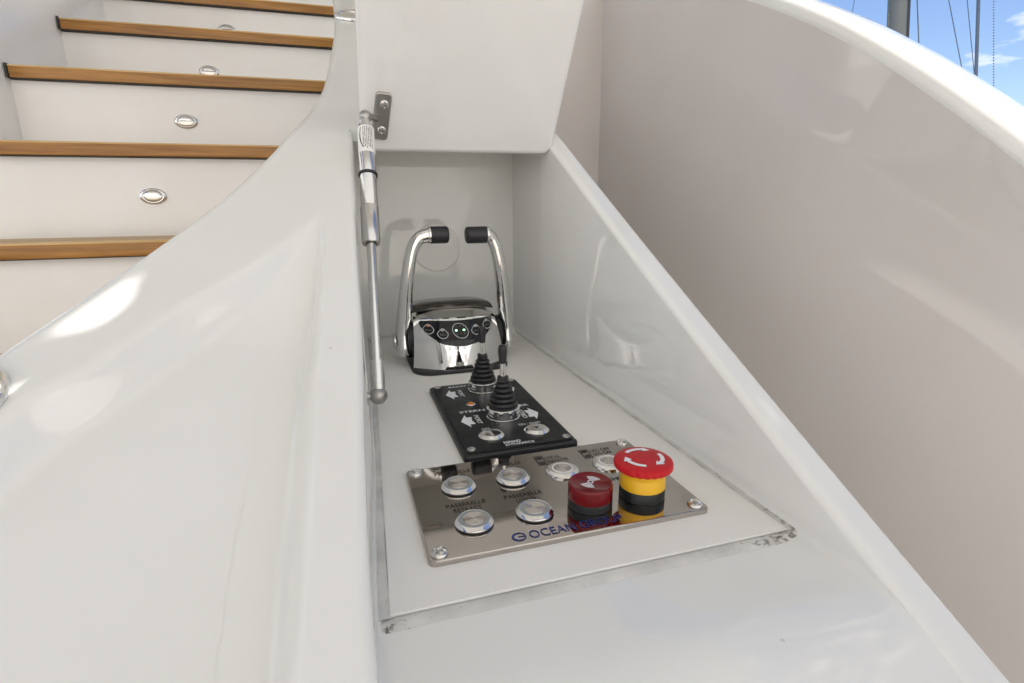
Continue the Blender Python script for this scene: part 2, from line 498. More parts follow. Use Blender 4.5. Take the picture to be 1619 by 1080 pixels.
# ------------------------------------------------------------------ coaming with the compartment
def P(y):
    if y > -0.05: return 0.36 - 0.0027 + 0.555 * y + 0.0
    if y < -0.70: return P(-0.70) + 0.5017 * (y + 0.70)
    return 0.0456 * y * y + 0.5655 * y + 0.3634 - 0.0064 * sstep(-0.15, -0.05, y)
def sstep(a, b, x):
    t = min(1, max(0, (x - a) / (b - a))); return t * t * (3 - 2 * t)
SY = [-1.35, -1.1, -.8, -.6, -.52, -.444, -.401, -.338, -.273, -.159, -.009, .124, .30, .6, .8]  # outline tables below traced from image pixels, projected onto the coaming slope
SX = [-.93, -.82, -.665, -.562, -.519, -.474, -.446, -.407, -.370, -.322, -.277, -.259, -.2435, -.238, -.236]
def sil(y): return smooth_interp(y, SY, SX)
RY = [-1.35, -.645, -.606, -.543, -.4445, -.326, -.222, -.1335, 0.0]
RX = [-.272, -.2665, -.2656, -.2623, -.256, -.2514, -.2455, -.2414, -.236]
def lx(y): return smooth_interp(y, RY, RX)            # left wall of the compartment
UPY = [-1.35, -.80, -.495, -.473, -.423, -.371, -.295]; UPX = [-.84, -.62, -.456, -.431, -.388, -.334, -.2766]
LOY = [-1.35, -.80, -.576, -.546, -.520, -.444, -.386, -.30]; LOX = [-.72, -.53, -.4265, -.403, -.389, -.329, -.287, -.272]
CRY = [-1.35, -.80, -.652, -.579, -.535, -.48, -.426, -.29]; CRX = [-.325, -.308, -.296, -.290, -.2876, -.2843, -.2793, -.2766]
RDY = [-1.35, -.65, -.593, -.545, -.48, -.40, -.29]; RDX = [-.345, -.3107, -.3078, -.3047, -.300, -.293, -.278]
def recess(x, y):
    if y > -0.29: return 0.0
    u = smooth_interp(y, UPY, UPX); l = smooth_interp(y, LOY, LOX)
    c = smooth_interp(y, CRY, CRX); r = smooth_interp(y, RDY, RDX)
    s1 = sstep(u, u + 0.34 * max(l - u, 0.006), x)
    rr = min(r, c - 0.010)
    s2 = 1 - sstep(rr - 0.006 * sstep(-0.32, -0.5, y), c, x)
    run = min(1.0, max(0.0, (x - u) / max(rr - u, 0.01)))        # the face falls away towards the console side
    return -(0.024 * s1 + 0.007 * run ** 1.3) * s2 * sstep(-0.29, -0.43, y)
def top(x, y):
    return P(y) + recess(x, y)
WR = 0.026                                             # rim outer edge
def F(y):                                              # compartment floor, running out into the slope
    p = P(y); k = 0.010
    hh = max(k - abs(p), 0.0) / k
    return min(0.0, p) - hh * hh * k * 0.25
coaming = thing('control_coaming', 'glossy white moulded coaming with open control compartment, between stairs and bulwark', 'coaming', (-0.13, -0.62, 0.0))

YB = -0.128                                            # back edge of the opening
def left_row(y):
    """Cross-section of the big left face, from the stair-side skirt to the compartment edge."""
    xs, xl, pz, rr = sil(y), lx(y), P(y), 0.012
    row = [Vector((xs + 0.02, y, -1.0)), Vector((xs + 0.006, y, pz - 0.10))]
    for k in range(6):
        a = R(18 * k)
        row.append(Vector((xs + rr - rr * math.cos(a), y, pz - rr + rr * math.sin(a))))
    x0, x1 = xs + rr, max(xl - 0.006, xs + rr + 0.004)
    xs_ = [x0 + (x1 - x0) * k / 110 for k in range(111)]
    if y < -0.24:                                       # closer columns where the scoop climbs to the console edge
        c = smooth_interp(y, CRY, CRX); r = min(smooth_interp(y, RDY, RDX), c - 0.010)
        a_, b_ = r - 0.010, min(c + 0.003, x1 - 0.004)
        xs_ = [x0 + (a_ - x0) * k / 60 for k in range(60)] + [a_ + (b_ - a_) * k / 40 for k in range(40)] + [b_ + (x1 - b_) * k / 10 for k in range(11)]
    for x in xs_:
        row.append(Vector((x, y, top(x, y))))
    return row
def front_row(y):
    """From the left edge of the opening, down, across the floor, up the right wall and over the rim."""
    xl = lx(y); pz = P(y); fz = F(y); h = max(pz - fz, 0.0)
    row = []
    re = min(0.006, 0.45 * h)
    for k in range(0, 7):
        a = R(15 * k)
        row.append(Vector((xl - 0.006 + 0.006 * math.sin(a), y, pz - re * (1 - math.cos(a)))))
    rf = min(0.006, h * 0.4)
    row.append(Vector((xl, y, fz + rf)))
    for k in range(1, 5):
        a = R(22.5 * k)
        row.append(Vector((xl + 0.006 * (1 - math.cos(a)), y, fz + rf * (1 - math.sin(a)))))
    for k in range(1, 10):
        row.append(Vector((xl + 0.006 + (-0.008 - xl - 0.006) * k / 10, y, fz)))
    rf = min(0.008, h * 0.4)
    for k in range(0, 5):
        a = R(22.5 * k)
        row.append(Vector((-0.008 + 0.008 * math.sin(a), y, fz + rf * (1 - math.cos(a)))))
    re2 = min(0.0045, 0.4 * h)
    row.append(Vector((0.0, y, pz - re2)))
    for k in range(1, 7):
        a = R(15 * k)
        row.append(Vector((0.0055 * (1 - math.cos(a)), y, pz - re2 + re2 * math.sin(a) + 0.0012 * k / 6)))
    for k in range(1, 4):
        row.append(Vector((0.0055 + (WR - 0.0115) * k / 4, y, pz + 0.0012)))
    for k in range(0, 7):
        a = R(15 * k)
        row.append(Vector((WR - 0.006 + 0.006 * math.sin(a), y, pz + 0.0012 - 0.006 * (1 - math.cos(a)))))
    row.append(Vector((WR + 0.001, y, pz - 0.06)))
    row.append(Vector((WR + 0.004, y, -1.0)))
    return row
def back_row(y):
    """Top of the coaming behind the opening."""
    pz = P(y); x0 = max(lx(y) - 0.006, sil(y) + 0.016)
    row = []
    for k in range(0, 21):
        row.append(Vector((x0 + (WR - 0.006 - x0) * k / 20, y, pz + 0.0012 * sstep(-0.02, 0.005, x0 + (WR - 0.006 - x0) * k / 20))))
    for k in range(1, 7):
        a = R(15 * k)
        row.append(Vector((WR - 0.006 + 0.006 * math.sin(a), y, pz + 0.0012 - 0.006 * (1 - math.cos(a)))))
    row.append(Vector((WR + 0.001, y, pz - 0.06))); row.append(Vector((WR + 0.004, y, -1.0)))
    return row
ys = []
y = -1.30
while y < YB - 1e-4:
    ys.append(y)
    y += 0.025 if y < -0.78 else 0.006
ys.append(YB)
ys2 = [YB + 0.9285 * i / 60 for i in range(61)]
v, f = loft([left_row(y) for y in ys + ys2[1:]])
obj('outer_moulding', mesh('outer_moulding', v, f, GEL, 50), coaming)
v, f = loft([front_row(y) for y in ys])
obj('compartment_moulding', mesh('compartment_moulding', v, f, GEL, 50), coaming)
v, f = loft([back_row(y) for y in ys2])
obj('coaming_top', mesh('coaming_top', v, f, GEL, 50), coaming)
# fine hairline crack in the gelcoat
ck = [(-0.3297, -0.4683), (-0.3280, -0.5081), (-0.3321, -0.5480), (-0.3347, -0.5800), (-0.3361, -0.6124), (-0.3367, -0.6313), (-0.3365, -0.6500)]
cp_ = catmull([(a_, b_, 0) for a_, b_ in ck], 8)
rows = [[], []]
for i, p in enumerate(cp_):
    w = 0.00016 * (0.6 + 0.4 * math.sin(i * 1.7)); q = 0.0004 * math.sin(i * 0.9)
    for r_, s_ in ((0, -1), (1, 1)):
        x = p.x + q + s_ * w
        rows[r_].append(Vector((x, p.y, top(x, p.y) + 0.00025)))
v, f = loft(rows)
obj('hairline_crack', mesh('hairline_crack', v, f, simple('hairline', (0.70, 0.69, 0.665), 0.4), 0), coaming)
# interior behind the lip: side walls, ceiling, back wall
zl = P(YB) - 0.014
def in_row(y, x_in=0.0):
    xl = lx(y); r = 0.006
    pts = []
    pts.append(Vector((xl, y, zl)))
    pts.append(Vector((xl, y, r)))
    for k in range(1, 5):
        a = R(22.5 * k); pts.append(Vector((xl + r * (1 - math.cos(a)), y, r * (1 - math.sin(a)))))
    for k in range(1, 8): pts.append(Vector((xl + r + (-0.008 - xl - r) * k / 8, y, 0)))
    for k in range(0, 5):
        a = R(22.5 * k); pts.append(Vector((-0.008 + 0.008 * math.sin(a), y, 0.008 * (1 - math.cos(a)))))
    pts.append(Vector((0.0, y, zl)))
    pts.append(Vector((0.0, y, zl)))
    return pts
rows = [in_row(YB + (0.0 - YB) * i / 10) for i in range(11)]
v, f = loft(rows)
v2 = [Vector((lx(YB) - 0.001, YB, zl)), Vector((0.001, YB, zl)), Vector((0.001, 0.004, zl)), Vector((lx(0) - 0.001, 0.004, zl)),
      Vector((lx(YB) - 0.001, YB, P(YB))), Vector((0.007, YB, P(YB)))]
n0 = len(v); v += v2
f += [(n0, n0 + 1, n0 + 2, n0 + 3), (n0, n0 + 1, n0 + 5, n0 + 4)]
obj('compartment_side', mesh('compartment_side', v, f, GEL_BOX, 40), coaming)
bw = [Vector((lx(0) - 0.002, 0.0, -0.004)), Vector((0.003, 0.0, -0.004)), Vector((0.003, 0.0, zl + 0.002)), Vector((lx(0) - 0.002, 0.0, zl + 0.002))]
obj('back_wall', mesh('back_wall', bw, [(0, 1, 2, 3)], GEL_BOX, 0), coaming)
# round cover in the back wall, set in a shallow groove
bY = axis_basis((0, -1, 0))
cc = (-0.124, 0.0, 0.137)
v, f = lathe([(0.0362, 0.0), (0.0362, 0.0030), (0.0358, 0.0038), (0.0350, 0.0041), (0.0340, 0.0041), (0.001, 0.0041)], 64, cc, bY)
obj('round_cover', mesh('round_cover', v, f, PAINT, 40), coaming)

# inset shelf board with sealant round it
shx0 = lambda y: lx(y) + 0.008
board = []
for z in (0.0006, 0.0022):
    board.append([Vector(p) for p in ((shx0(-0.610), -0.610, z), (-0.0085, -0.610, z), (-0.0085, -0.009, z), (shx0(-0.009), -0.009, z))])
v, f = loft(board, True, True)
obj('shelf_board', mesh('shelf_board', v, f, PAINT, 20), coaming)
def strip(name, pts_a, pts_b, z, mat, parent, crown=0.0008):
    rows = [[a + Vector((0, 0, z)) for a in pts_a], [(a + b) / 2 + Vector((0, 0, z + crown)) for a, b in zip(pts_a, pts_b)], [b + Vector((0, 0, z)) for b in pts_b]]
    vv, ff = loft(rows)
    return obj(name, mesh(name, vv, ff, mat, 60), parent)
rj = lambda s: random.uniform(-s, s)
N = 60
a = []; b = []
for i in range(N + 1):
    x = lx(-0.616) + 0.001 + (-0.003 - lx(-0.616) - 0.001) * i / N
    e_ = 0.004 * sstep(-0.03, -0.003, x) ** 2
    a.append(Vector((x, -0.6100, 0.0))); b.append(Vector((x, -0.6200 + e_ + rj(0.0003), 0.0)))
strip('front_sealant', a, b, 0.0001, SEAL, coaming, 0.0012)
a = []; b = []
for i in range(N + 1):
    y = -0.612 + 0.606 * i / N
    w = 0.0010
    a.append(Vector((-0.0088 + rj(0.0003), y, 0))); b.append(Vector((-0.0016 + rj(0.0003), y, 0)))
o = strip('side_sealant', a, b, 0.0014, SEAL, coaming, 0.0004)
a = []; b = []
for i in range(2 * N + 1):
    y = -0.610 + 0.60 * i / (2 * N)
    q = rj(0.0002)
    a.append(Vector((-0.0094 + q, y, 0))); b.append(Vector((-0.0084 + q, y, 0)))
strip('joint_line', a, b, 0.0024, SEAM, coaming, 0.0002)
a = []; b = []
for i in range(N + 1):
    y = -0.612 + 0.606 * i / N
    x = lx(y)
    wd_ = 0.0075 if y > -0.59 else 0.0085
    a.append(Vector((x + 0.0015, y, 0))); b.append(Vector((x + wd_ + rj(0.0004), y, 0)))
strip('side_sealant', a, b, 0.0014, SEAL, coaming, 0.0004)
a = []; b = []
for i in range(N + 1):
    x = lx(0) + (0 - lx(0)) * i / N
    a.append(Vector((x, -0.0012, 0.0))); b.append(Vector((x, -0.0095, 0)))
strip('back_sealant', a, b, 0.0016, SEAM, coaming, 0.0004)
# ------------------------------------------------------------------ open lid
HY, HZ = -0.155, 0.262
UP = Vector((0, -0.545, 0.838)).normalized()           # along the open lid, away from the hinge
NB = Vector((0, 0.838, 0.545)).normalized()            # through the lid, towards its outside
XR = Vector((1, 0, 0))
def lidp(x, t, n=0.0): return Vector((0, HY, HZ)) + XR * x + UP * t + NB * n
lid = thing('locker_lid', 'white moulded lid propped open above the control compartment', 'lid', (-0.115, HY, HZ))
def lid_outline(o, r):
    return rrect(-0.2335 + o, 0.0045 - o, 0.0 + o, 0.60 - o, max(r - o, 0.002), 8)
rows = []
for n, o in ((0.0, 0.0075), (0.0, 0.006), (0.0012, 0.0028), (0.0034, 0.0007), (0.006, 0.0), (0.016, 0.0), (0.0195, 0.0012), (0.0218, 0.004), (0.0225, 0.009), (0.0225, 0.011)):
    rows.append([lidp(x, t, n) for x, t in lid_outline(o, 0.014)])
v, f = loft(rows, True, True)
obj('lid_shell', mesh('lid_shell', v, f, GEL_LID, 50), lid)
for hx in (-0.18, -0.05):
    hb = []
    v, f = tube([lidp(hx - 0.025, -0.004, 0.024), lidp(hx + 0.025, -0.004, 0.024)], 0.004, 12, (1, 1), (0, 0, 1))
    hb = obj('hinge', mesh('hinge', v, f, CHROME_DULL, 40), lid)

# ------------------------------------------------------------------ gas strut
SB = Vector((-0.2433, -0.350, 0.0295))                  # lower ball
ST = Vector((-0.2292, -0.2005, 0.2958))                 # upper ball, its image pixel cast onto a plane just off the lid
dS = (SB - ST).normalized(); LS = (SB - ST).length
strut = thing('gas_strut', 'steel gas strut holding up the lid, with a small paper label', 'gas strut', SB)
bS = axis_basis(dS)
def sp(t): return ST + dS * t
def lathe_part(name, prof, mat, parent, c, B, n=36, sm=40):
    vv, ff = lathe(prof, n, c, B)
    return obj(name, mesh(name, vv, ff, mat, sm), parent)
tl = 0.150
cyl = lathe_part('cylinder', [(0.0056, 0.012), (0.0083, 0.013), (0.0086, 0.0145), (0.0086, 0.108), (0.0082, 0.1085), (0.0089, 0.109), (0.0093, 0.11), (0.0093, tl - 0.002), (0.0087, tl), (0.0062, tl), (0.0060, tl - 0.004), (0.0050, tl - 0.004)], STEEL, strut, ST, bS)
lathe_part('seal_ring', [(0.0086, 0.070), (0.0098, 0.0704), (0.0101, 0.0718), (0.0098, 0.0732), (0.0086, 0.0736)], RUBBER, cyl, ST, bS)
lab = lathe_part('paper_label', [(0.00862, 0.0165), (0.00875, 0.0165), (0.00875, 0.048), (0.00862, 0.048)], PAPER, cyl, ST, bS)
lathe_part('rod', [(0.0046, tl - 0.006), (0.0046, LS - 0.008)], CHROME_DULL, strut, ST, bS)
lathe_part('end_fitting', [(0.005, LS - 0.034), (0.0066, LS - 0.0338), (0.0066, LS - 0.004)], STEEL, strut, ST, bS)
lathe_part('end_fitting', [(0.0042, 0.0), (0.0046, 0.002), (0.0046, 0.0135)], STEEL, strut, ST, bS)
for c_, r_ in ((SB, 0.0084), (ST, 0.0066)):
    pr = [(0.0001, -r_)] + [(r_ * math.cos(R(a)), r_ * math.sin(R(a))) for a in range(-75, 76, 15)] + [(0.0001, r_)]
    lathe_part('ball_socket', pr, STEEL_DARK, strut, c_, bS, 28, 60)
lathe_part('ball_stud', [(0.0035, -0.001), (0.0035, 0.012), (0.0075, 0.0122), (0.0075, 0.0165)], STEEL_DARK, strut, SB, axis_basis((-1, 0.0, 0)))
# print on the paper label: an arc and rows of tiny lettering
def on_cyl(ang, t, r=0.00886):
    B = bS
    return ST + B @ Vector((r * math.cos(ang), r * math.sin(ang), t))
view_dir = bS.inverted() @ (CAM - sp(0.03))
a0 = math.atan2(view_dir.y, view_dir.x)
vv = []; ff = []
for k in range(9):
    t = 0.0185 + 0.025 * k / 8
    wdt = 0.09 + 0.12 * math.sin(math.pi * k / 8)
    off = 0.62 + 0.22 * math.sin(math.pi * k / 8) - 0.25 * k / 8
    for s_ in (0, 1): vv.append(on_cyl(a0 + off + s_ * wdt * 0.8, t))
for k in range(8): ff.append((2 * k, 2 * k + 1, 2 * k + 3, 2 * k + 2))
random.seed(9)
for col in range(6):
    t = 0.0185
    while t < 0.043:
        ln = random.uniform(0.0008, 0.0026)
        aa = a0 + 0.30 - 0.21 * col
        n0 = len(vv)
        for q in ((aa, t), (aa + 0.09, t), (aa + 0.09, t + ln), (aa, t + ln)): vv.append(on_cyl(*q))
        ff.append((n0, n0 + 1, n0 + 2, n0 + 3))
        t += ln + random.uniform(0.0005, 0.001)
obj('label_print', mesh('label_print', vv, ff, BLACKPRINT, 0), lab)

# bracket on the lid
brk = thing('strut_bracket', 'small stainless bracket with two screws on the lid underside', 'bracket', (-0.2102, -0.1797, 0.3000))
c0 = Vector((-0.2102, -0.1797, 0.3000))  # centre, axis and length cast from image pixels onto the lid plane
ax_u = Vector((0.0055, -0.0263, 0.0405)).normalized()
ax_w = ax_u.cross(-NB).normalized()
if ax_w.x < 0: ax_w = -ax_w
hl = 0.0271
def bp(a, b, n): return c0 + ax_w * a + ax_u * b - NB * n
rows = []
for n, o in ((0.0001, 0), (0.0026, 0), (0.0033, 0.0004), (0.0036, 0.0012), (0.0036, 0.0016)):
    rows.append([bp(x, y_, n) for x, y_ in rrect(-0.0088 + o, 0.0088 - o, -hl + o, hl - o, 0.0042 - o, 5)])
v, f = loft(rows, True, True)
obj('plate', mesh('plate', v, f, STEEL_DARK, 40), brk)
scr_me = screw_mesh('screw', 0.0050, 0.0026, CHROME_DULL)
Bm = Matrix((ax_w, ax_u, -NB)).transposed()
for q in (-0.55, 0.55):
    placed('screw', scr_me, brk, bp(0.0015, hl * q, 0.0034), Bm)
v, f = tube([bp(-0.006, -0.001, 0.003), bp(-0.006, -0.001, 0.008), ST + (bp(0, 0, 0) - ST) * 0.25], 0.0034, 14, (1, 1), (0.3, 0.2, 1))
obj('stud', mesh('stud', v, f, STEEL_DARK, 40), brk)

# ------------------------------------------------------------------ twin lever control
cx = -0.1325
head = thing('engine_control_head', 'chrome twin lever engine control with black grips at the back of the shelf', 'control', (cx, -0.16, 0.0022))
prof = [(-0.2200, 0.0045), (-0.2175, 0.020), (-0.2125, 0.037), (-0.2030, 0.050), (-0.1940, 0.0622), (-0.1840, 0.0685), (-0.1720, 0.0730), (-0.1600, 0.0752)]
pf = catmull([(0, a_, b_) for a_, b_ in prof], 5)
HW = 0.0585
def body_pt(s, i, off=0.0):
    """s in -1..1 across, i index along the front profile."""
    p = pf[i]
    q = pf[min(i + 1, len(pf) - 1)] - pf[max(i - 1, 0)]
    nrm = Vector((0, -q.z, q.y)).normalized()
    if nrm.y > 0: nrm = -nrm
    w = HW - 0.10 * max(0.0, p.z - 0.006)
    k = abs(s) ** 4
    bulge = 0.026 * abs(s) ** 2.2
    return Vector((cx + s * w, p.y + bulge + nrm.y * off, p.z + nrm.z * off - 0.004 * k * sstep(0.05, 0.075, p.z)))
sv = [-1, -.985, -.95, -.9, -.8, -.65, -.5, -.35, -.2, 0, .2, .35, .5, .65, .8, .9, .95, .985, 1]
rows = []
for i in range(len(pf)):
    rows.append([body_pt(s, i) for s in sv])
last = rows[-1]
rows.append([Vector((p.x, -0.120, p.z - 0.004)) for p in last])
rows.append([Vector((p.x, -0.108, 0.050)) for p in last])
rows.append([Vector((p.x, -0.104, 0.0045)) for p in last])
v, f = loft(rows)
nn = len(sv)
f.append(tuple(i * nn for i in range(len(rows)))); f.append(tuple(i * nn + nn - 1 for i in range(len(rows))))
body = obj('body', mesh('body', v, f, CHROME, 38), head)
# dark rear cover above the brow
rows = []
for yy, zz, w in ((-0.170, 0.0735, 0.0540), (-0.166, 0.0785, 0.0525), (-0.155, 0.0815, 0.0500), (-0.125, 0.0800, 0.0480), (-0.112, 0.070, 0.0470)):
    rows.append([Vector((cx + s * w, yy + 0.010 * abs(s) ** 2.4, zz - 0.005 * abs(s) ** 3)) for s in sv])
v, f = loft(rows)
obj('rear_cover', mesh('rear_cover', v, f, simple('dark_chrome', (0.16, 0.15, 0.14), 0.20, 1.0, 0.04, 60), 50), head)
gk = plate_loft(cx - 0.0610, cx + 0.0610, -0.2230, -0.098, 0.026, 0.0022, 0.0062, 0.0016)
obj('gasket', mesh('gasket', *gk, RUBBER, 40), head)
# side pivots (dark gap washers) and levers
for sgn in (-1, 1):
    bX = axis_basis((sgn, 0, 0))
    lathe_part('pivot_ring', [(0.024, -0.004), (0.024, 0.0035), (0.02, 0.004)], BLACKPL, head, (cx + sgn * 0.0575, -0.158, 0.034), bX, 40)
    if sgn < 0:                                         # lever points pushed along camera rays, which tilts the levers forward a little
        path = [(-0.1975, -0.158, 0.012), (-0.1985, -0.1581, 0.024), (-0.1979, -0.1584, 0.0403), (-0.1952, -0.1613, 0.0673), (-0.192, -0.1668, 0.0982), (-0.1878, -0.1709, 0.1273), (-0.1818, -0.172, 0.1508), (-0.173, -0.172, 0.1629), (-0.1604, -0.172, 0.1663)]
        g0, g1 = -0.1609, -0.1377
    else:
        path = [(-0.0635, -0.158, 0.012), (-0.062, -0.1581, 0.024), (-0.0619, -0.1584, 0.0403), (-0.0634, -0.1613, 0.0673), (-0.0675, -0.1668, 0.0982), (-0.0722, -0.1709, 0.1273), (-0.0771, -0.172, 0.1488), (-0.0825, -0.172, 0.1605), (-0.0888, -0.172, 0.1651)]
        g0, g1 = -0.0883, -0.1154
    yg = -0.172
    pp = catmull(path, 5)
    m_ = len(pp)
    ra = [interp(i / (m_ - 1), [0, .05, .15, .3, .5, .7, .85, 1], [0.006, 0.009, 0.0105, 0.0096, 0.0084, 0.0076, 0.0080, 0.0090]) for i in range(m_)]
    el = [(1.0, interp(i / (m_ - 1), [0, .1, .25, .45, .8, 1], [1.9, 2.1, 1.7, 1.35, 1.05, 1.0])) for i in range(m_)]
    v, f = tube(pp, ra, 22, el, (0, 1, 0.001))
    lev = obj('lever', mesh('lever', v, f, CHROME, 60), head)
    gz = pp[-1].z
    d = (g1 - g0)
    lathe_part('collar', [(0.0094, -0.002), (0.0102, -0.0012), (0.0102, 0.001), (0.0096, 0.0014)], CHROME, lev, (g0, yg, gz), axis_basis((1 if d > 0 else -1, 0, 0)), 32)
    L_ = abs(d)
    lathe_part('grip', [(0.0095, 0.0005), (0.0104, 0.0012), (0.0104, L_ - 0.003), (0.0098, L_ - 0.001), (0.0085, L_), (0.0001, L_)], GRIP, lev, (g0, yg, gz), axis_basis((1 if d > 0 else -1, 0, 0)), 36)
    lathe_part('pivot_cap', [(0.0001, 0.0), (0.009, 0.0), (0.0092, -0.002)], CHROME_DULL, lev, (pp[0].x + sgn * 0.0125, -0.158, 0.033), bX, 30)
# membrane panel: half-moon on the front face
def face_idx(t): return int(round(t))
lo, hi = 9, 20                                          # along pf: bottom and top of the membrane
rows = []
M_ = 14
def memb_half(t):                                       # t 0 bottom..1 top -> half width (in s)
    return 0.30 + 0.60 * (1 - (1 - t) ** 2.2) if t < 0.9 else 0.90 - 0.05 * ((t - 0.9) / 0.1) ** 2
def body_f(s, fi, off):
    i0 = int(math.floor(fi)); t = fi - i0
    return body_pt(s, i0, off) * (1 - t) + body_pt(s, min(i0 + 1, len(pf) - 1), off) * t
def memb(off, name, mat, shrink=0.0, parent=None):
    rows = []
    for i in range(M_ + 1):
        t = i / M_
        w = memb_half(t) - shrink
        if i == 0: w = 0.12
        elif i == 1: w = 0.38
        elif i == 2: w = 0.52
        fi = lo + shrink * 6 + (hi - lo - shrink * 12) * t
        rows.append([body_f(w * (-1 + 2 * k / 24), fi, off) for k in range(25)])
    v, f = loft(rows)
    return obj(name, mesh(name, v, f, mat, 60), parent)
mem = memb(0.0005, 'membrane_panel', PANELGLOSS, 0.0, head)
def ring_on_body(name, s0, f0, rs, rf, wid, mat, parent, taper=0.0, off=0.0009, tilt=0.0):
    vv = []; n = 28
    for k in range(n):
        a_ = 2 * math.pi * k / n
        tp = 1 - taper * max(0, math.sin(a_))
        for q in (1.0, 1 - wid):
            vv.append(body_f(s0 + rs * q * math.cos(a_) * tp + tilt * math.sin(a_), f0 + rf * q * math.sin(a_), off))
    ff = [(2 * k, 2 * k + 1, (2 * k + 3) % (2 * n), (2 * k + 2) % (2 * n)) for k in range(n)]
    return obj(name, mesh(name, vv, ff, mat, 0), parent)
def disc_on_body(name, s0, f0, rs, rf, mat, parent, off=0.001):
    vv = [body_f(s0 + rs * math.cos(2 * math.pi * k / 16), f0 + rf * math.sin(2 * math.pi * k / 16), off) for k in range(16)]
    return obj(name, mesh(name, vv, [tuple(range(16))], mat, 0), parent)
for s0, f0 in ((-0.70, 16.0), (-0.40, 14.2), (0.38, 15.0), (0.70, 16.6)):
    k_ = ring_on_body('key_ring', s0, f0, 0.125, 2.3, 0.16, GREYPRINT, mem, 0.45)
    disc_on_body('key_lamp', s0, f0 + 1.5, 0.045, 0.45, GREYPRINT if s0 > -0.6 else simple('red_tint_lamp', (0.6, 0.25, 0.2), 0.4), mem)
    for q in (-0.055, -0.02, 0.015, 0.05):
        disc_on_body('key_letter', s0 + q, f0 - 0.5, 0.013, 0.35, simple('dim_print', (0.12, 0.12, 0.12), 0.5) if 'dim_print' not in MATS else MATS['dim_print'], mem)
ring_on_body('display_ring', 0.0, 15.2, 0.185, 3.4, 0.10, GREYPRINT, mem, 0.0, 0.0009, -0.03)
for s0 in (-0.095, 0.085):
    disc_on_body('lamp', s0, 15.4, 0.028, 0.45, LED_G, mem, 0.0012)
for s0 in (-0.09, 0.0, 0.09):
    for f0 in (17.0, 13.8):
        disc_on_body('lamp_off', s0, f0, 0.018, 0.3, MATS['dim_print'], mem, 0.0011)

# ------------------------------------------------------------------ black thruster panel with two joysticks
ZB = 0.0095
bx0, bx1, by0, by1 = -0.1855, -0.0860, -0.4590, -0.2800
thr = thing('thruster_panel', 'black thruster control panel with two joysticks, between chrome control and steel plate', 'control panel', (-0.131, -0.36, 0.0022))
obj('base_plate', mesh('base_plate', *plate_loft(bx0, bx1, by0, by1, 0.004, 0.0022, ZB - 0.0015, 0.002), BLACKPL, 40), thr)
face = obj('face_plate', mesh('face_plate', *plate_loft(bx0 + 0.0035, bx1 - 0.0035, by0 + 0.0035, by1 - 0.0035, 0.003, ZB - 0.0016, ZB, 0.0006), PANELBLK, 40), thr)
scr_s = screw_mesh('small_screw', 0.0036, 0.0014, STEEL_DARK)
for x_, y_ in ((bx0 + 0.008, by0 + 0.009), (bx1 - 0.008, by0 + 0.009), (bx0 + 0.008, by1 - 0.008), (bx1 - 0.008, by1 - 0.008)):
    placed('screw', scr_s, thr, (x_, y_, ZB), Matrix.Rotation(random.uniform(0, 1.5), 3, 'Z'))
for jx, jy in ((-0.1320, -0.3110), (-0.1330, -0.3910)):
    js = lathe_part('joystick_base', [(0.0158, 0.0), (0.0158, 0.0016), (0.0150, 0.002), (0.0150, 0.0085), (0.0157, 0.009), (0.0157, 0.0102), (0.0150, 0.0108), (0.0120, 0.0109)], CHROME, thr, (jx, jy, ZB), None, 48)
    pr = [(0.0136, 0.0104), (0.0138, 0.0125)]
    z_ = 0.0125; r_ = 0.0128
    for k in range(5):
        pr += [(r_, z_ + 0.0004), (r_ + 0.0006, z_ + 0.0018), (r_ - 0.0002, z_ + 0.0034), (r_ - 0.0028, z_ + 0.0042)]
        z_ += 0.0045; r_ -= 0.00145
    pr += [(0.0054, z_ + 0.0005), (0.0052, z_ + 0.005), (0.0032, z_ + 0.0054)]
    lathe_part('bellows', pr, RUBBER, js, (jx, jy, ZB), None, 36, 35)
    lathe_part('stem', [(0.0026, z_ + 0.002), (0.0026, 0.056)], CHROME, js, (jx, jy, ZB), None, 24)
    lathe_part('knob', [(0.0024, 0.0525), (0.0033, 0.0528), (0.0036, 0.056), (0.0042, 0.064), (0.0040, 0.0675), (0.0029, 0.0697), (0.0001, 0.0702)], GRIP, js, (jx, jy, ZB), None, 28, 60)
def small_button(x_, y_, parent, z, mark=False):
    b_ = lathe_part('push_button', [(0.0112, 0.0), (0.0112, 0.0009), (0.0086, 0.0030), (0.0080, 0.0031)], BTN_RING, parent, (x_, y_, z), None, 44)
    me_ = mesh('button_face', *lathe(spun(0.0080, 0.0029), 40), BTN_FACE, 5)
    c_ = placed('button_face', me_, b_, (x_, y_, z))
    c_.matrix_local = Matrix.Translation(Vector((x_, y_, z)) - BASE[b_])
    if mark:
        obj('triangle_mark', poly_mesh('triangle_mark', [(x_ - 0.003, y_ + 0.002, z + 0.0032), (x_ + 0.003, y_ + 0.002, z + 0.0032), (x_, y_ - 0.0022, z + 0.0032)], BLACKPRINT), b_)
small_button(-0.1550, -0.4290, thr, ZB)
small_button(-0.1140, -0.4305, thr, ZB, True)
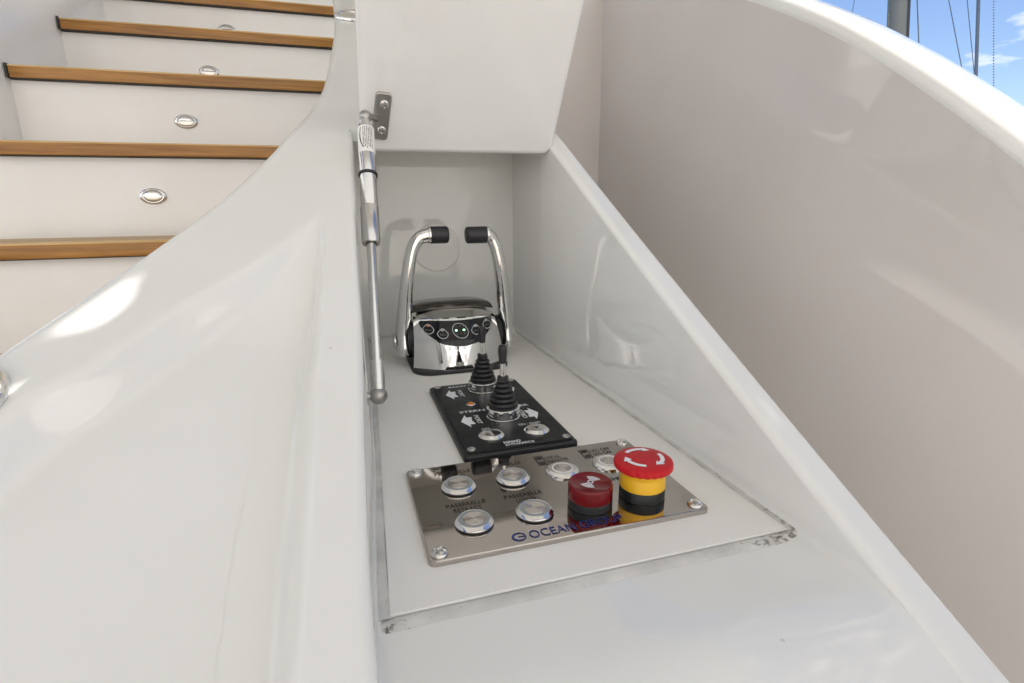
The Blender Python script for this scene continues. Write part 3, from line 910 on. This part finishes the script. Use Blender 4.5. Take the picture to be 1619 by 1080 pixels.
def flat_text(name, s, w, h, x_, y_, z, mat, parent, rz=0.0, bold=0.0):
    """Flat print fitted to a width and a cap height, centred on a point."""
    me = text_mesh(name, s, 0.01, mat, Matrix(), 0.0, 'CENTER', 1.0, bold)
    xs_ = [p.co.x for p in me.vertices]; ys_ = [p.co.y for p in me.vertices]
    cx_, cy_ = (min(xs_) + max(xs_)) / 2, (min(ys_) + max(ys_)) / 2
    me.transform(Matrix.Translation((x_, y_, z)) @ Matrix.Rotation(rz, 4, 'Z') @ Matrix.Diagonal((w / (max(xs_) - min(xs_)), h / (max(ys_) - min(ys_)), 1, 1)) @ Matrix.Translation((-cx_, -cy_, 0)))
    return obj(name, me, parent)
zt = ZB + 0.0003
flat_text('lettering', 'BOW THRUSTER', 0.0620, 0.0042, -0.1352, -0.2925, zt, WHITE, face, 0, 0.0002)
flat_text('lettering', 'STERN THRUSTER', 0.0700, 0.0050, -0.1352, -0.3682, zt, WHITE, face, 0, 0.0002)
flat_text('lettering', 'OFF', 0.0075, 0.0040, -0.1560, -0.4135, zt, WHITE, face)
flat_text('lettering', 'ON / RESET', 0.0210, 0.0040, -0.1148, -0.4140, zt, WHITE, face)
flat_text('lettering', 'NAIAD', 0.0150, 0.0042, -0.1415, -0.4462, zt, WHITE, face, 0, 0.0003)
flat_text('lettering', 'DYNAMICS', 0.0250, 0.0036, -0.1360, -0.4512, zt, WHITE, face, 0, 0.0002)
for jy in (-0.3160, -0.3910):
    for sgn, wd_ in ((-1, 'PORT'), (1, 'STBD')):
        ax_ = -0.1735 if sgn < 0 else -0.0982
        pts = [(0, 0.0), (0.0065, 0.0150), (0.0068, 0.0085), (0.0120, 0.0085), (0.0102, 0.0), (0.0120, -0.0085), (0.0068, -0.0085), (0.0065, -0.0150)]
        P2 = [Vector((ax_ + (px if sgn < 0 else -px), jy + py_, zt)) for px, py_ in pts]
        obj('arrow_mark', poly_mesh('arrow_mark', P2, WHITE), face)
        flat_text('lettering', wd_, 0.0205, 0.0045, -0.1572 if sgn < 0 else -0.1135, jy + 0.001, zt, WHITE, face, -math.pi / 2, 0.0002)
for lx_ in (-0.1550, -0.1150):
    lathe_part('indicator_lamp', [(0.0046, 0.0), (0.0046, 0.0012), (0.0038, 0.0018), (0.0030, 0.0016)], CHROME, face, (lx_, -0.3515, ZB), None, 28)
    lathe_part('indicator_lens', [(0.0032, 0.0014), (0.0030, 0.0024), (0.0018, 0.0031), (0.0001, 0.0033)], LED_O, face, (lx_, -0.3515, ZB), None, 24, 60)

# ------------------------------------------------------------------ steel gangway panel
ZP = 0.0058
px0, px1, py0, py1 = -0.2330, -0.0440, -0.5800, -0.4630
gp = thing('gangway_panel', 'polished stainless switch plate with round push buttons at the front of the shelf', 'control panel', (-0.137, -0.5765, 0.0022))
pl = obj('plate', mesh('plate', *plate_loft(px0, px1, py0, py1, 0.0045, 0.0022, ZP, 0.0011), PLATE, 25), gp)
scr_p = screw_mesh('plate_screw', 0.0053, 0.0026, CHROME_DULL)
for x_, y_ in ((-0.2258, -0.4700), (-0.0512, -0.4700), (-0.0512, -0.5728), (-0.2258, -0.5728)):
    placed('screw', scr_p, gp, (x_, y_, ZP), Matrix.Rotation(random.uniform(0, 1.5), 3, 'Z'))
gsk_me = mesh('button_gasket', *lathe([(0.0122, 0.0), (0.0124, 0.0005), (0.0120, 0.0014)], 48), RUBBER, 40)
bez_me = mesh('push_button', *lathe([(0.0122, 0.0010), (0.0126, 0.0013), (0.0126, 0.0017), (0.0108, 0.0037), (0.0104, 0.0039), (0.0100, 0.0037)], 48), BTN_RING, 30)
lip_me = mesh('light_ring', *lathe([(0.0101, 0.0037), (0.0099, 0.0039), (0.0077, 0.0039), (0.0075, 0.0037)], 48), BTN_LIP, 30)
fac_me = mesh('button_face', *lathe(spun(0.0076, 0.0041), 40), BTN_FACE, 5)
bez_low = mesh('push_button_flat', *lathe([(0.0126, 0.0), (0.0127, 0.0012), (0.0117, 0.0024), (0.0098, 0.0028), (0.0078, 0.0027)], 48), BTN_RING, 40)
lip_low = mesh('light_ring_flat', *lathe([(0.0080, 0.0027), (0.0078, 0.0032), (0.0070, 0.0032), (0.0068, 0.0027)], 48), PAPER, 30)
fac_low = mesh('button_face_flat', *lathe(spun(0.0070, 0.0031), 40), BTN_FACE, 5)
BX = (-0.1990, -0.1580, -0.1185, -0.0795); BYB, BYF = -0.5010, -0.5490
for x_, y_, kind in ((BX[0], BYB, 0), (BX[1], BYB, 0), (BX[0], BYF, 0), (BX[1], BYF, 0), (BX[2], BYB, 1), (BX[3], BYB, 1)):
    b_ = placed('push_button', bez_low if kind else bez_me, gp, (x_, y_, ZP), Matrix.Rotation(random.uniform(-0.5, 0.5), 3, 'Z'))
    if kind:
        child_local('light_ring', lip_low, b_); child_local('button_face', fac_low, b_)
    else:
        child_local('gasket', gsk_me, b_); child_local('light_ring', lip_me, b_); child_local('button_face', fac_me, b_)
zt = ZP + 0.0003
def lbl(s, w, x_, y_, h=0.0044): flat_text('lettering', s, w, h, x_, y_, zt, BLACKPRINT, pl)
for bx_, by_, word, ww in ((BX[0], -0.4772, 'EXTEND', 0.0165), (BX[1], -0.4772, 'UP', 0.0055), (BX[0], -0.5240, 'RETRACT', 0.0195), (BX[1], -0.5245, 'DOWN', 0.0135)):
    lbl('PASSERELLE', 0.0275, bx_, by_); lbl(word, ww, bx_, by_ - 0.0066)
lbl('LOCAL', 0.0130, BX[2] + 0.0015, -0.4765); lbl('REMOTE', 0.0170, BX[2] + 0.0038, -0.4828)
lbl('LEG OFF', 0.0175, BX[3] + 0.0045, -0.4762); lbl('LEG ON', 0.0155, BX[3] + 0.0038, -0.4822)
lbl('EMERGENCY', 0.0270, BX[3] + 0.003, -0.5240)
for bx_ in (BX[2] - 0.0098, BX[3] - 0.0096):
    for q in (-1, 1):
        obj('switch_symbol', poly_mesh('switch_symbol', [(bx_ - 0.0022, -0.4795 + q * 0.0042 - 0.0022, zt), (bx_ + 0.0022, -0.4795 + q * 0.0042 - 0.0022, zt), (bx_ + 0.0022, -0.4795 + q * 0.0042 + 0.0022, zt), (bx_ - 0.0022, -0.4795 + q * 0.0042 + 0.0022, zt)], BLACKPRINT), pl)
    vv = []; ff = []
    for (xa, xb, ya, yb) in ((-0.0036, -0.003, -0.0078, 0.0078), (0.003, 0.0036, -0.0078, 0.0078), (-0.003, 0.003, 0.0072, 0.0078), (-0.003, 0.003, -0.0078, -0.0072)):
        n0 = len(vv)
        vv += [(bx_ + xa, -0.4795 + ya, zt), (bx_ + xb, -0.4795 + ya, zt), (bx_ + xb, -0.4795 + yb, zt), (bx_ + xa, -0.4795 + yb, zt)]
        ff.append((n0, n0 + 1, n0 + 2, n0 + 3))
    obj('switch_frame', mesh('switch_frame', vv, ff, BLACKPRINT, 0), pl)
flat_text('maker_lettering', 'OCEAN GROUP', 0.0640, 0.0078, -0.1375, -0.5716, zt, BLUEPRINT, pl)
# round emblem before the maker's name
vv = []; ff = []; n = 40; ec = Vector((-0.1762, -0.5716, zt))
for k in range(n + 1):
    a_ = R(20) + (2 * math.pi - R(30)) * k / n
    w_ = 0.0007 + 0.0007 * (1 - math.cos(a_ - R(10))) / 2
    for r_ in (0.0042, 0.0042 - w_): vv.append(ec + Vector((r_ * math.cos(a_) * 1.1, r_ * math.sin(a_), 0)))
ff = [(2 * k, 2 * k + 1, 2 * k + 3, 2 * k + 2) for k in range(n)]
n0 = len(vv); vv += [ec + Vector(q) for q in ((-0.0006, -0.0004, 0), (0.0046, -0.0004, 0), (0.0046, 0.0004, 0), (-0.0006, 0.0004, 0))]; ff.append((n0, n0 + 1, n0 + 2, n0 + 3))
obj('maker_emblem', mesh('maker_emblem', vv, ff, BLUEPRINT, 0), pl)

# alarm beacon
bc = (BX[2], -0.5500, ZP)
bcn = lathe_part('beacon_base', [(0.0147, 0.0), (0.0151, 0.0004), (0.0152, 0.0055), (0.0150, 0.0060)], BLACKPL, gp, bc, None, 56)
lens = lathe_part('beacon_lens', [(0.0149, 0.0058), (0.0151, 0.0061), (0.0151, 0.0148), (0.0148, 0.0160), (0.0141, 0.0166), (0.0136, 0.0162), (0.0001, 0.0162)], REDLENS, bcn, bc, None, 56)
lathe_part('inner_drum', [(0.0105, 0.0058), (0.0105, 0.0120), (0.0001, 0.0120)], BLACKPL, bcn, bc, None, 40)
vv = []; ff = []
zt2 = ZP + 0.0165
def arcband(c, r0, r1, a0_, a1_, n=10):
    n0 = len(vv)
    for k in range(n + 1):
        a_ = a0_ + (a1_ - a0_) * k / n
        vv.append((c[0] + r0 * math.cos(a_), c[1] + r0 * math.sin(a_), zt2)); vv.append((c[0] + r1 * math.cos(a_), c[1] + r1 * math.sin(a_), zt2))
    for k in range(n): ff.append((n0 + 2 * k, n0 + 2 * k + 1, n0 + 2 * k + 3, n0 + 2 * k + 2))
arcband(bc, 0.0012, 0.0021, 0, 2 * math.pi, 20)
for k in range(5):
    r0 = 0.0028 + 0.00105 * k
    arcband(bc, r0, r0 + 0.0007, R(5), R(85)); arcband(bc, r0, r0 + 0.0007, R(185), R(265))
obj('sound_symbol', mesh('sound_symbol', vv, ff, WHITE, 0), bcn)

# emergency stop
ec = (-0.0785, -0.5495, ZP)
es = lathe_part('stop_base', [(0.0155, 0.0), (0.0158, 0.0003), (0.0158, 0.0072), (0.0155, 0.0076)], BLACKPL, gp, ec, None, 56)
lathe_part('yellow_collar', [(0.0155, 0.0075), (0.0158, 0.0078), (0.0158, 0.0135), (0.0150, 0.0155), (0.0148, 0.0170), (0.0153, 0.0180), (0.0153, 0.0230)], YELLOW, es, ec, None, 56)
hd = []
n = 96
prof_h = [(0.0150, 0.0210), (0.0190, 0.0212), (0.0202, 0.0224), (0.0203, 0.0248), (0.0198, 0.0263), (0.0186, 0.0271), (0.0145, 0.0278), (0.0001, 0.0281)]
for i, (r_, z_) in enumerate(prof_h):
    row = []
    for k in range(n):
        a_ = 2 * math.pi * k / n
        rr_ = r_
        if 1 <= i <= 3:
            ph = (a_ / (2 * math.pi) * 3 + 0.15) % 1.0
            if ph < 0.45 and (k % 4) < 2: rr_ = r_ - 0.0007
        row.append(Vector((ec[0] + rr_ * math.cos(a_), ec[1] + rr_ * math.sin(a_), ec[2] + z_)))
    hd.append(row)
v, f = loft(hd, True); f.append(tuple(range(n)))
mush = obj('mushroom_head', mesh('mushroom_head', v, f, RED, 35), es)
def head_z(r): return ec[2] + interp(r, [0, 0.0145, 0.0186], [0.0281, 0.0278, 0.0271]) + 0.00035
def turn_arrow(a0_, a1_):
    vv = []; n = 16
    for k in range(n + 1):
        a_ = a0_ + (a1_ - a0_) * 0.74 * k / n
        for r_ in (0.0112, 0.0141): vv.append((ec[0] + r_ * math.cos(a_), ec[1] + r_ * math.sin(a_), head_z(r_)))
    ff = [(2 * k, 2 * k + 1, 2 * k + 3, 2 * k + 2) for k in range(n)]
    am = a0_ + (a1_ - a0_) * 0.72
    n0 = len(vv)
    for r_, a_ in ((0.0094, am), (0.0159, am), (0.0127, a1_)): vv.append((ec[0] + r_ * math.cos(a_), ec[1] + r_ * math.sin(a_), head_z(r_) + 0.0001))
    ff.append((n0, n0 + 1, n0 + 2))
    obj('turn_arrow', mesh('turn_arrow', vv, ff, WHITE, 0), mush)
for q in (128, 8, 248):
    turn_arrow(R(q), R(q - 88))

# ------------------------------------------------------------------ bulwark and cap
BW = 0.25
BY_ = [-1.4, -1.0, -.80, -.65, -.5427, -.4673, -.4005, -.3186, -.2175, -.10, 0.05, 0.3, 0.6]
BZ_ = [-.72, -.24, 0.0, .140, .2332, .2919, .3389, .3904, .4443, .497, .553, .63, .70]
def bz(y): return smooth_interp(y, BY_, BZ_)
bul = thing('bulwark', 'tall white bulwark curving down on the right, sunlit along its top', 'bulwark', (0.27, -0.4, -1.0))
rows = []; caprows = []
yy = -1.38
while yy < 0.36:
    z = bz(yy)
    row = [Vector((BW + 0.0, yy, -1.0))]
    for k in range(1, 13): row.append(Vector((BW, yy, -1.0 + (z + 1.0) * k / 12)))
    sl = 0.0
    rows.append(row)
    cr = [Vector((BW, yy, z - 0.004))]
    for k in range(0, 8):
        a_ = R(11.25 * k); cr.append(Vector((BW - 0.0006 + 0.0226 * (1 - math.cos(a_)), yy, z + 0.016 * math.sin(a_))))
    for k in range(0, 6): cr.append(Vector((BW + 0.022 + 0.040 * k / 5, yy, z + 0.016 - 0.004 * (k / 5) ** 2)))
    for k in range(1, 7):
        a_ = R(15 * k); cr.append(Vector((BW + 0.062 + 0.012 * math.sin(a_), yy, z + 0.012 - 0.014 * (1 - math.cos(a_)))))
    cr.append(Vector((BW + 0.085, yy, -1.3)))
    caprows.append(cr)
    yy += 0.02
v, f = loft(rows)
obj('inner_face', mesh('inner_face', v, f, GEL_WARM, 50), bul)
v, f = loft(caprows)
obj('cap_rail', mesh('cap_rail', v, f, GEL, 50), bul)

gv = []  # hidden floor of the gap, added to bounce light up the bulwark
for k in range(60):
    yy = -1.3 + 1.6 * k / 59
    gv.append([Vector((x_, yy, P(yy) - 0.34 - 0.02 * math.sin(math.pi * (x_ - 0.02) / 0.235))) for x_ in (0.02, 0.06, 0.10, 0.14, 0.18, 0.22, 0.255)])
v, f = loft(gv)
obj('bounce_floor', mesh('bounce_floor', v, f, GEL, 60), bul)

# cross wall where the bulwark meets the house side
cw = thing('cross_wall', 'plain pale cross wall standing between the open lid and the bulwark', 'wall', (0.12, 0.21, -1.0))
yc = 0.212
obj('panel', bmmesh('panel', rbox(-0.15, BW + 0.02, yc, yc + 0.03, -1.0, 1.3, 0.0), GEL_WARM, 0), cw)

# ------------------------------------------------------------------ stairs
st = thing('staircase', 'white stairs with varnished teak nosings climbing on the left', 'staircase', (-0.62, 0.45, -1.0))
steps = [(-0.36, -0.500), (-0.09, -0.290), (0.18, -0.080), (0.45, 0.1326), (0.72, 0.3450), (1.0, 0.5545), (1.3, 0.7477), (1.62, 0.9390), (1.96, 1.13)]
XL, XRR = -1.03, -0.19
for i, (y_, z_) in enumerate(steps):
    prev_z = steps[i - 1][1] if i else -0.72
    nxt_y = steps[i + 1][0] if i + 1 < len(steps) else y_ + 0.6
    xr_ = XRR if y_ > -0.2 else -0.36
    XL = -1.047 + 0.097 * (y_ - 1.0)
    rs = obj('riser', bmmesh('riser', rbox(XL - 0.02, xr_, y_ + 0.022, y_ + 0.05, prev_z - 0.012, z_ - 0.0325, 0.0), GEL_STAIR, 0), st)
    obj('tread', bmmesh('tread', rbox(XL - 0.02, xr_, y_ + 0.035, nxt_y + 0.021, z_ - 0.030, z_ - 0.004, 0.0), TEAK_BARE, 0), st)
    zb_ = z_ - 0.0295
    ns = obj('nosing', bmmesh('nosing', rbox(XL + 0.004, xr_, y_, y_ + 0.033, zb_, z_ - 0.0015, 0.0020), TEAK, 40), st)
    obj('nosing_edge', bmmesh('nosing_edge', rbox(XL + 0.004, xr_, y_ - 0.0006, y_ + 0.034, z_ - 0.0030, z_ + 0.0012, 0.0012), TEAK_EDGE, 40), ns)
    obj('gap_shadow_strip', bmmesh('gap_shadow_strip', rbox(XL + 0.004, xr_, y_ + 0.002, y_ + 0.03, zb_ - 0.0019, zb_ - 0.0002, 0.0), GAP_SHADOW, 0), ns)  # dark strip deepening the shadow line below the nosing
    if i in (5, 6):
        obj('end_bracket', bmmesh('end_bracket', rbox(XL - 0.003, XL + 0.002, y_ - 0.001, y_ + 0.03, zb_ - 0.001, z_ + 0.005, 0.001), DARKMAST, 0), st)
rows = []
for k in range(41):
    yy = 0.93 + 1.87 * k / 40
    zt_ = 0.1326 + 0.62 * (yy - 0.45) + 0.42 if yy < 1.9 else 0.1326 + 0.62 * 1.45 + 0.42
    q = []
    XL = -1.047 + 0.097 * (yy - 1.0)
    for x_, z_ in ((XL - 0.006, -1.0), (XL - 0.006, zt_ - 0.015), (XL - 0.011, zt_ - 0.004), (XL - 0.022, zt_), (XL - 0.050, zt_), (XL - 0.061, zt_ - 0.004), (XL - 0.066, zt_ - 0.015), (XL - 0.066, -1.0)):
        q.append(Vector((x_, yy, z_)))
    rows.append(q)
v, f = loft(rows, True, True)
obj('side_wall', mesh('side_wall', v, f, GEL_STAIR, 40), st)
obj('landing', bmmesh('landing', rbox(-1.05, 1.6, 2.3, 5.0, 1.0, 1.126, 0.0), TEAK_BARE, 0), st)
# small oval courtesy lights, one on each riser
def courtesy_light(x_, y_, z_, label):
    t_ = thing('courtesy_light', label, 'step light', (x_, y_, z_), 'courtesy lights on the stair risers')
    B_ = axis_basis((0, -1, 0))
    vv, ff = lathe([(0.0300, 0.0), (0.0300, 0.002), (0.0275, 0.0045), (0.0235, 0.0055), (0.0225, 0.004)], 44, (x_, y_, z_), B_, 0.66)
    obj('rim', mesh('rim', vv, ff, CHROME, 40), t_)
    # hooded dome: upper eyelid bulges, lower half recessed
    rows = []
    for i in range(7):
        a_ = R(90 * i / 6)
        rows.append([Vector((x_ + 0.0226 * math.cos(b_ * math.pi / 12) * math.cos(a_), y_ - 0.004 - 0.009 * math.sin(a_), z_ + 0.0149 * math.sin(b_ * math.pi / 12) * math.cos(a_) + 0.002 * math.sin(a_))) for b_ in range(0, 13)])
    vv, ff = loft(rows)
    obj('hood', mesh('hood', vv, ff, CHROME, 60), t_)
    rows = []
    for i in range(6):
        a_ = R(90 * i / 5)
        rows.append([Vector((x_ + 0.0226 * math.cos(b_ * math.pi / 12) * math.cos(a_), y_ - 0.003 - 0.003 * math.sin(a_), z_ + 0.0149 * math.sin(b_ * math.pi / 12) * math.cos(a_))) for b_ in range(12, 25)])
    vv, ff = loft(rows)
    obj('lens', mesh('lens', vv, ff, CHROME_DULL, 60), t_)
for (x_, y_, z_, s_) in ((-0.693, 0.742, 0.2235, 'lowest and nearest chrome oval step light, on the tallest riser in view'), (-0.655, 1.022, 0.4320, 'second lowest chrome oval step light on a white riser'),
                    (-0.628, 1.322, 0.6240, 'third chrome oval step light from the bottom, just above a nosing'), (-0.603, 1.642, 0.8330, 'topmost chrome step light, half hidden behind a teak nosing')):
    courtesy_light(x_, y_, z_, s_)

# ------------------------------------------------------------------ chrome deck fittings on the coaming
def deck_cap(x_, y_, r_, label):
    nrm = Vector((0, -(P(y_ + 0.01) - P(y_ - 0.01)) / 0.02, 1)).normalized()
    B_ = axis_basis(nrm)
    c_ = Vector((x_, y_, P(y_) + 0.0005))
    t_ = thing('deck_cap', label, 'deck fitting', c_, 'chrome fittings on the coaming')
    lathe_part('rim', [(r_, 0.0), (r_ * 1.0, 0.002), (r_ * 0.93, 0.0055), (r_ * 0.84, 0.0068), (r_ * 0.74, 0.0055), (r_ * 0.72, 0.003)], CHROME, t_, c_, B_, 56, 50)
    cp = lathe_part('cap', [(r_ * 0.72, 0.003), (r_ * 0.70, 0.0046), (r_ * 0.30, 0.0062), (0.0001, 0.0066)], CHROME, t_, c_, B_, 56, 50)
    return t_
deck_cap(-0.4850, -0.4860, 0.030, 'chrome round deck cap at the left edge of the picture')
deck_cap(-0.2120, 0.3320, 0.030, 'chrome deck cap high on the coaming, half hidden by the lid')

# ------------------------------------------------------------------ deck, overhead, water
def struct(name, me):
    o = obj(name, me); o['kind'] = 'structure'; return o
struct('deck', bmmesh('deck', rbox(-2.6, 0.34, -3.9, 1.0, -1.12, -0.72, 0.0), DECK, 0))
struct('quay', bmmesh('quay', rbox(-40, 40, -34.0, -4.2, -3.0, -0.45, 0.02), QUAY, 0))  # out of view, put in to bounce warm sunlight at the stern
def overhead_mesh():
    """Thin unseen awning shading the cockpit, two holes cut to throw sun patches."""
    z = 2.2
    bm = bmesh.new()
    def ringe(pts):
        vs = [bm.verts.new(p) for p in pts]
        return [bm.edges.new((vs[i], vs[(i + 1) % len(vs)])) for i in range(len(vs))]
    ed = ringe([(-2.2, -1.9, z), (1.25, -1.9, z), (1.25, 0.28, z), (1.20, 0.43, z), (1.15, 0.64, z), (1.15, 6.0, z), (-2.2, 6.0, z)])  # outer edge shaped to leave the bulwark cap in sun
    def up(p):
        p = Vector(p); return p + sd * ((z - p.z) / sd.z)
    ed += ringe([up(p) for p in ((-0.4483, -0.4351, 0.1271), (-0.4118, -0.3786, 0.1558), (-0.4128, -0.4108, 0.138), (-0.4220, -0.4287, 0.131))])  # hole projected along the sun to light a patch of coaming
    ed += ringe([up(p) for p in ((-0.4780, -0.5500, 0.072), (-0.4950, -0.4950, 0.0977), (-0.4290, -0.4706, 0.1065), (-0.4419, -0.5231, 0.0847))])
    bmesh.ops.triangle_fill(bm, use_beauty=True, edges=ed)
    r_ = bmesh.ops.extrude_face_region(bm, geom=bm.faces[:])
    for v_ in r_['geom']:
        if isinstance(v_, bmesh.types.BMVert): v_.co.z += 0.003
    return bmmesh('overhead', bm, BEIGE, 0)
struct('overhead', overhead_mesh())
wv = [(-1500, -1500, -1.35), (1500, -1500, -1.35), (1500, 1500, -1.35), (-1500, 1500, -1.35)]
struct('water', mesh('water', wv, [(0, 1, 2, 3)], WATER, 0))

# ------------------------------------------------------------------ boats moored beyond the bulwark
def hull(t_, cx_, cy_, L_, W_, hd_, mat):
    rows = []
    dv = Vector((math.cos(hd_), math.sin(hd_), 0)); sv_ = Vector((-dv.y, dv.x, 0))
    for i in range(13):
        u_ = i / 12
        w = W_ / 2 * (math.sin(math.pi * min(1, 0.22 + 0.78 * u_)) ** 0.7 if u_ < 0.999 else 0.02)
        sh = -0.05 + 0.35 * u_ ** 2
        c_ = Vector((cx_, cy_, 0)) + dv * (L_ * (u_ - 0.45))
        rows.append([c_ + sv_ * (w * k_) + Vector((0, 0, z_)) for k_, z_ in ((0, -1.6), (0.55, -1.45), (0.95, -0.9), (1.0, sh - 0.35), (0.9, sh - 0.3), (0, sh - 0.22), (-0.9, sh - 0.3), (-1.0, sh - 0.35), (-0.95, -0.9), (-0.55, -1.45))])
    v_, f_ = loft(rows, True, True)
    return obj('hull', mesh('hull', v_, f_, mat, 50), t_)
def sail_boat(a_, b_, rad, label, top=14.0, stays=(), track=False, hd_=0.3):
    """A moored sailing boat: hull, mast leaned to match its image pixels through a_ and b_, wire stays."""
    a_, b_ = Vector(a_), Vector(b_)
    dm = (b_ - a_) / (b_.z - a_.z)
    base = a_ + dm * (-0.3 - a_.z)
    t_ = thing('sailing_boat', label, 'sailing boat', (base.x, base.y, -1.35), 'sailing boats moored beyond the bulwark')
    hull(t_, base.x, base.y, 9.0, 2.8, hd_, HULLW)
    tp = base + dm * top
    v_, f_ = tube([base, tp], rad, 20, (1, 1.0), (0.3, 1, 0))
    m_ = obj('mast', mesh('mast', v_, f_, GREYMETAL if track else WIRE, 60), t_)
    if track:
        off = Vector((0.34, -0.94, 0)) * rad * 0.95
        v_, f_ = tube([base + off, tp + off], rad * 0.22, 8, (1, 1), (0.3, 1, 0))
        obj('sail_track', mesh('sail_track', v_, f_, DARKMAST, 60), m_)
        off = Vector((-0.955, 0.297, 0)) * rad * 1.02
        v_, f_ = tube([base + off, base + dm * (2.19 - base.z) + off], rad * 0.13, 8, (1, 1), (0.3, 1, 0))
        obj('conduit', mesh('conduit', v_, f_, GREYMETAL, 60), m_)
    for (p0, p1, r_) in stays:
        p0, p1 = Vector(p0), Vector(p1)
        lo_ = p1 + (p0 - p1) * ((base.z - p1.z) / (p0.z - p1.z)); hi_ = p1 + (p0 - p1) * ((top * 0.8 - p1.z) / (p0.z - p1.z))
        v_, f_ = tube([lo_, hi_], r_, 6, (1, 1), (0.3, 1, 0))
        obj('stay', mesh('stay', v_, f_, WIRE, 60), t_)
sail_boat((5.8339, 4.3188, 1.9291), (5.8092, 4.3477, 2.3112), 0.100, 'sailing boat with a thick grey mast rising close behind the bulwark', 13.0,  # mast lean and stay points cast from image pixels at chosen distances
          (((6.2283, 4.4703, 2.3848), (6.2845, 4.401, 1.8827), 0.007), ((5.6716, 4.7984, 2.436), (5.6666, 4.8036, 2.2925), 0.004)), True, 0.5)
sail_boat((11.1693, 7.2191, 3.0295), (11.1223, 7.2853, 3.6631), 0.028, 'sailing boat with a slim dark mast at the far right of the sky', 15.0,
          (((11.18, 7.8803, 3.8485), (11.4237, 7.5514, 2.5268), 0.009), ((10.8779, 7.282, 3.5496), (10.985, 7.1333, 2.7667), 0.007)), False, -0.4)
# a halyard of beads of chain: short links one above another
ch = thing('flag_chain', 'thin hanging chain line, rightmost line in the sky', 'chain', (8.8855, 5.2454, 0.5017))
p0 = Vector((8.8855, 5.2454, 1.7017)); p1 = Vector((8.735, 5.4655, 3.3738))  # chain ends taken from image pixels at a chosen distance
lm = mesh('link', *lathe([(0.001, -0.014), (0.008, -0.008), (0.008, 0.008), (0.001, 0.014)], 6), WIRE, 0)
dz = 0.037
n_ = int((p1.z - p0.z + 1.2) / dz)
for k in range(n_):
    placed('link', lm, ch, p0 + (p1 - p0) * ((dz * k - 1.2) / (p1.z - p0.z)))

# unseen white motor yacht on the left, added to bounce sunlight
mt = thing('bounce_yacht', 'unseen white yacht hull on the left, added to bounce sunlight', 'yacht', (-5.4, 0.0, -1.35))
rows = []
for k in range(15):
    yy = -4.0 + 13.0 * k / 14
    w_ = 2.0 * (1 - max(0, (k - 8) / 6.2) ** 2)
    rows.append([Vector((-5.4 - 2.0 + x_ * w_ + 2.0 - 2.0 + 2.0, yy, z_)) for x_, z_ in ((0.7, -1.5), (0.95, -0.6), (1.0, 1.1 + 0.02 * k), (0.93, 1.16 + 0.02 * k), (-0.93, 1.16 + 0.02 * k), (-1.0, 1.1 + 0.02 * k), (-0.95, -0.6), (-0.7, -1.5))])
v, f = loft(rows, True, True)
obj('hull', mesh('hull', v, f, HULLW, 40), mt)
obj('deckhouse', bmmesh('deckhouse', rbox(-6.9, -3.9, -1.5, 5.0, 1.17, 2.9, 0.15), HULLW, 40), mt)
obj('window_band', bmmesh('window_band', rbox(-3.92, -3.885, -0.9, 4.2, 1.75, 2.45, 0.01), PANELGLOSS, 40), mt)

# unseen pale building facing the stern, added for bounced light and chrome reflections
qb = thing('bounce_building', 'unseen pale building added behind the viewpoint for bounced light and chrome reflections', 'building', (0.0, -12.0, -0.45))
obj('wall', bmmesh('wall', rbox(-26, 26, -16.0, -10.0, -0.45, 13.9, 0.05), simple('pale_stucco', (0.70, 0.685, 0.66), 0.8, 0, 0.05, 3), 0), qb)
wme = bmmesh('window', rbox(-0.55, 0.55, -0.04, 0.02, -0.8, 0.8, 0.0), simple('window_shutter', (0.42, 0.41, 0.39), 0.6), 0)
for ix in range(-9, 10):
    for iz in range(5):
        placed('window', wme, qb, (ix * 2.7, -10.0, 1.2 + iz * 2.7))
obj('roof', bmmesh('roof', rbox(-26.5, 26.5, -16.5, -9.6, 13.9, 14.2, 0.02), simple('roof_tile', (0.35, 0.16, 0.09), 0.8), 0), qb)
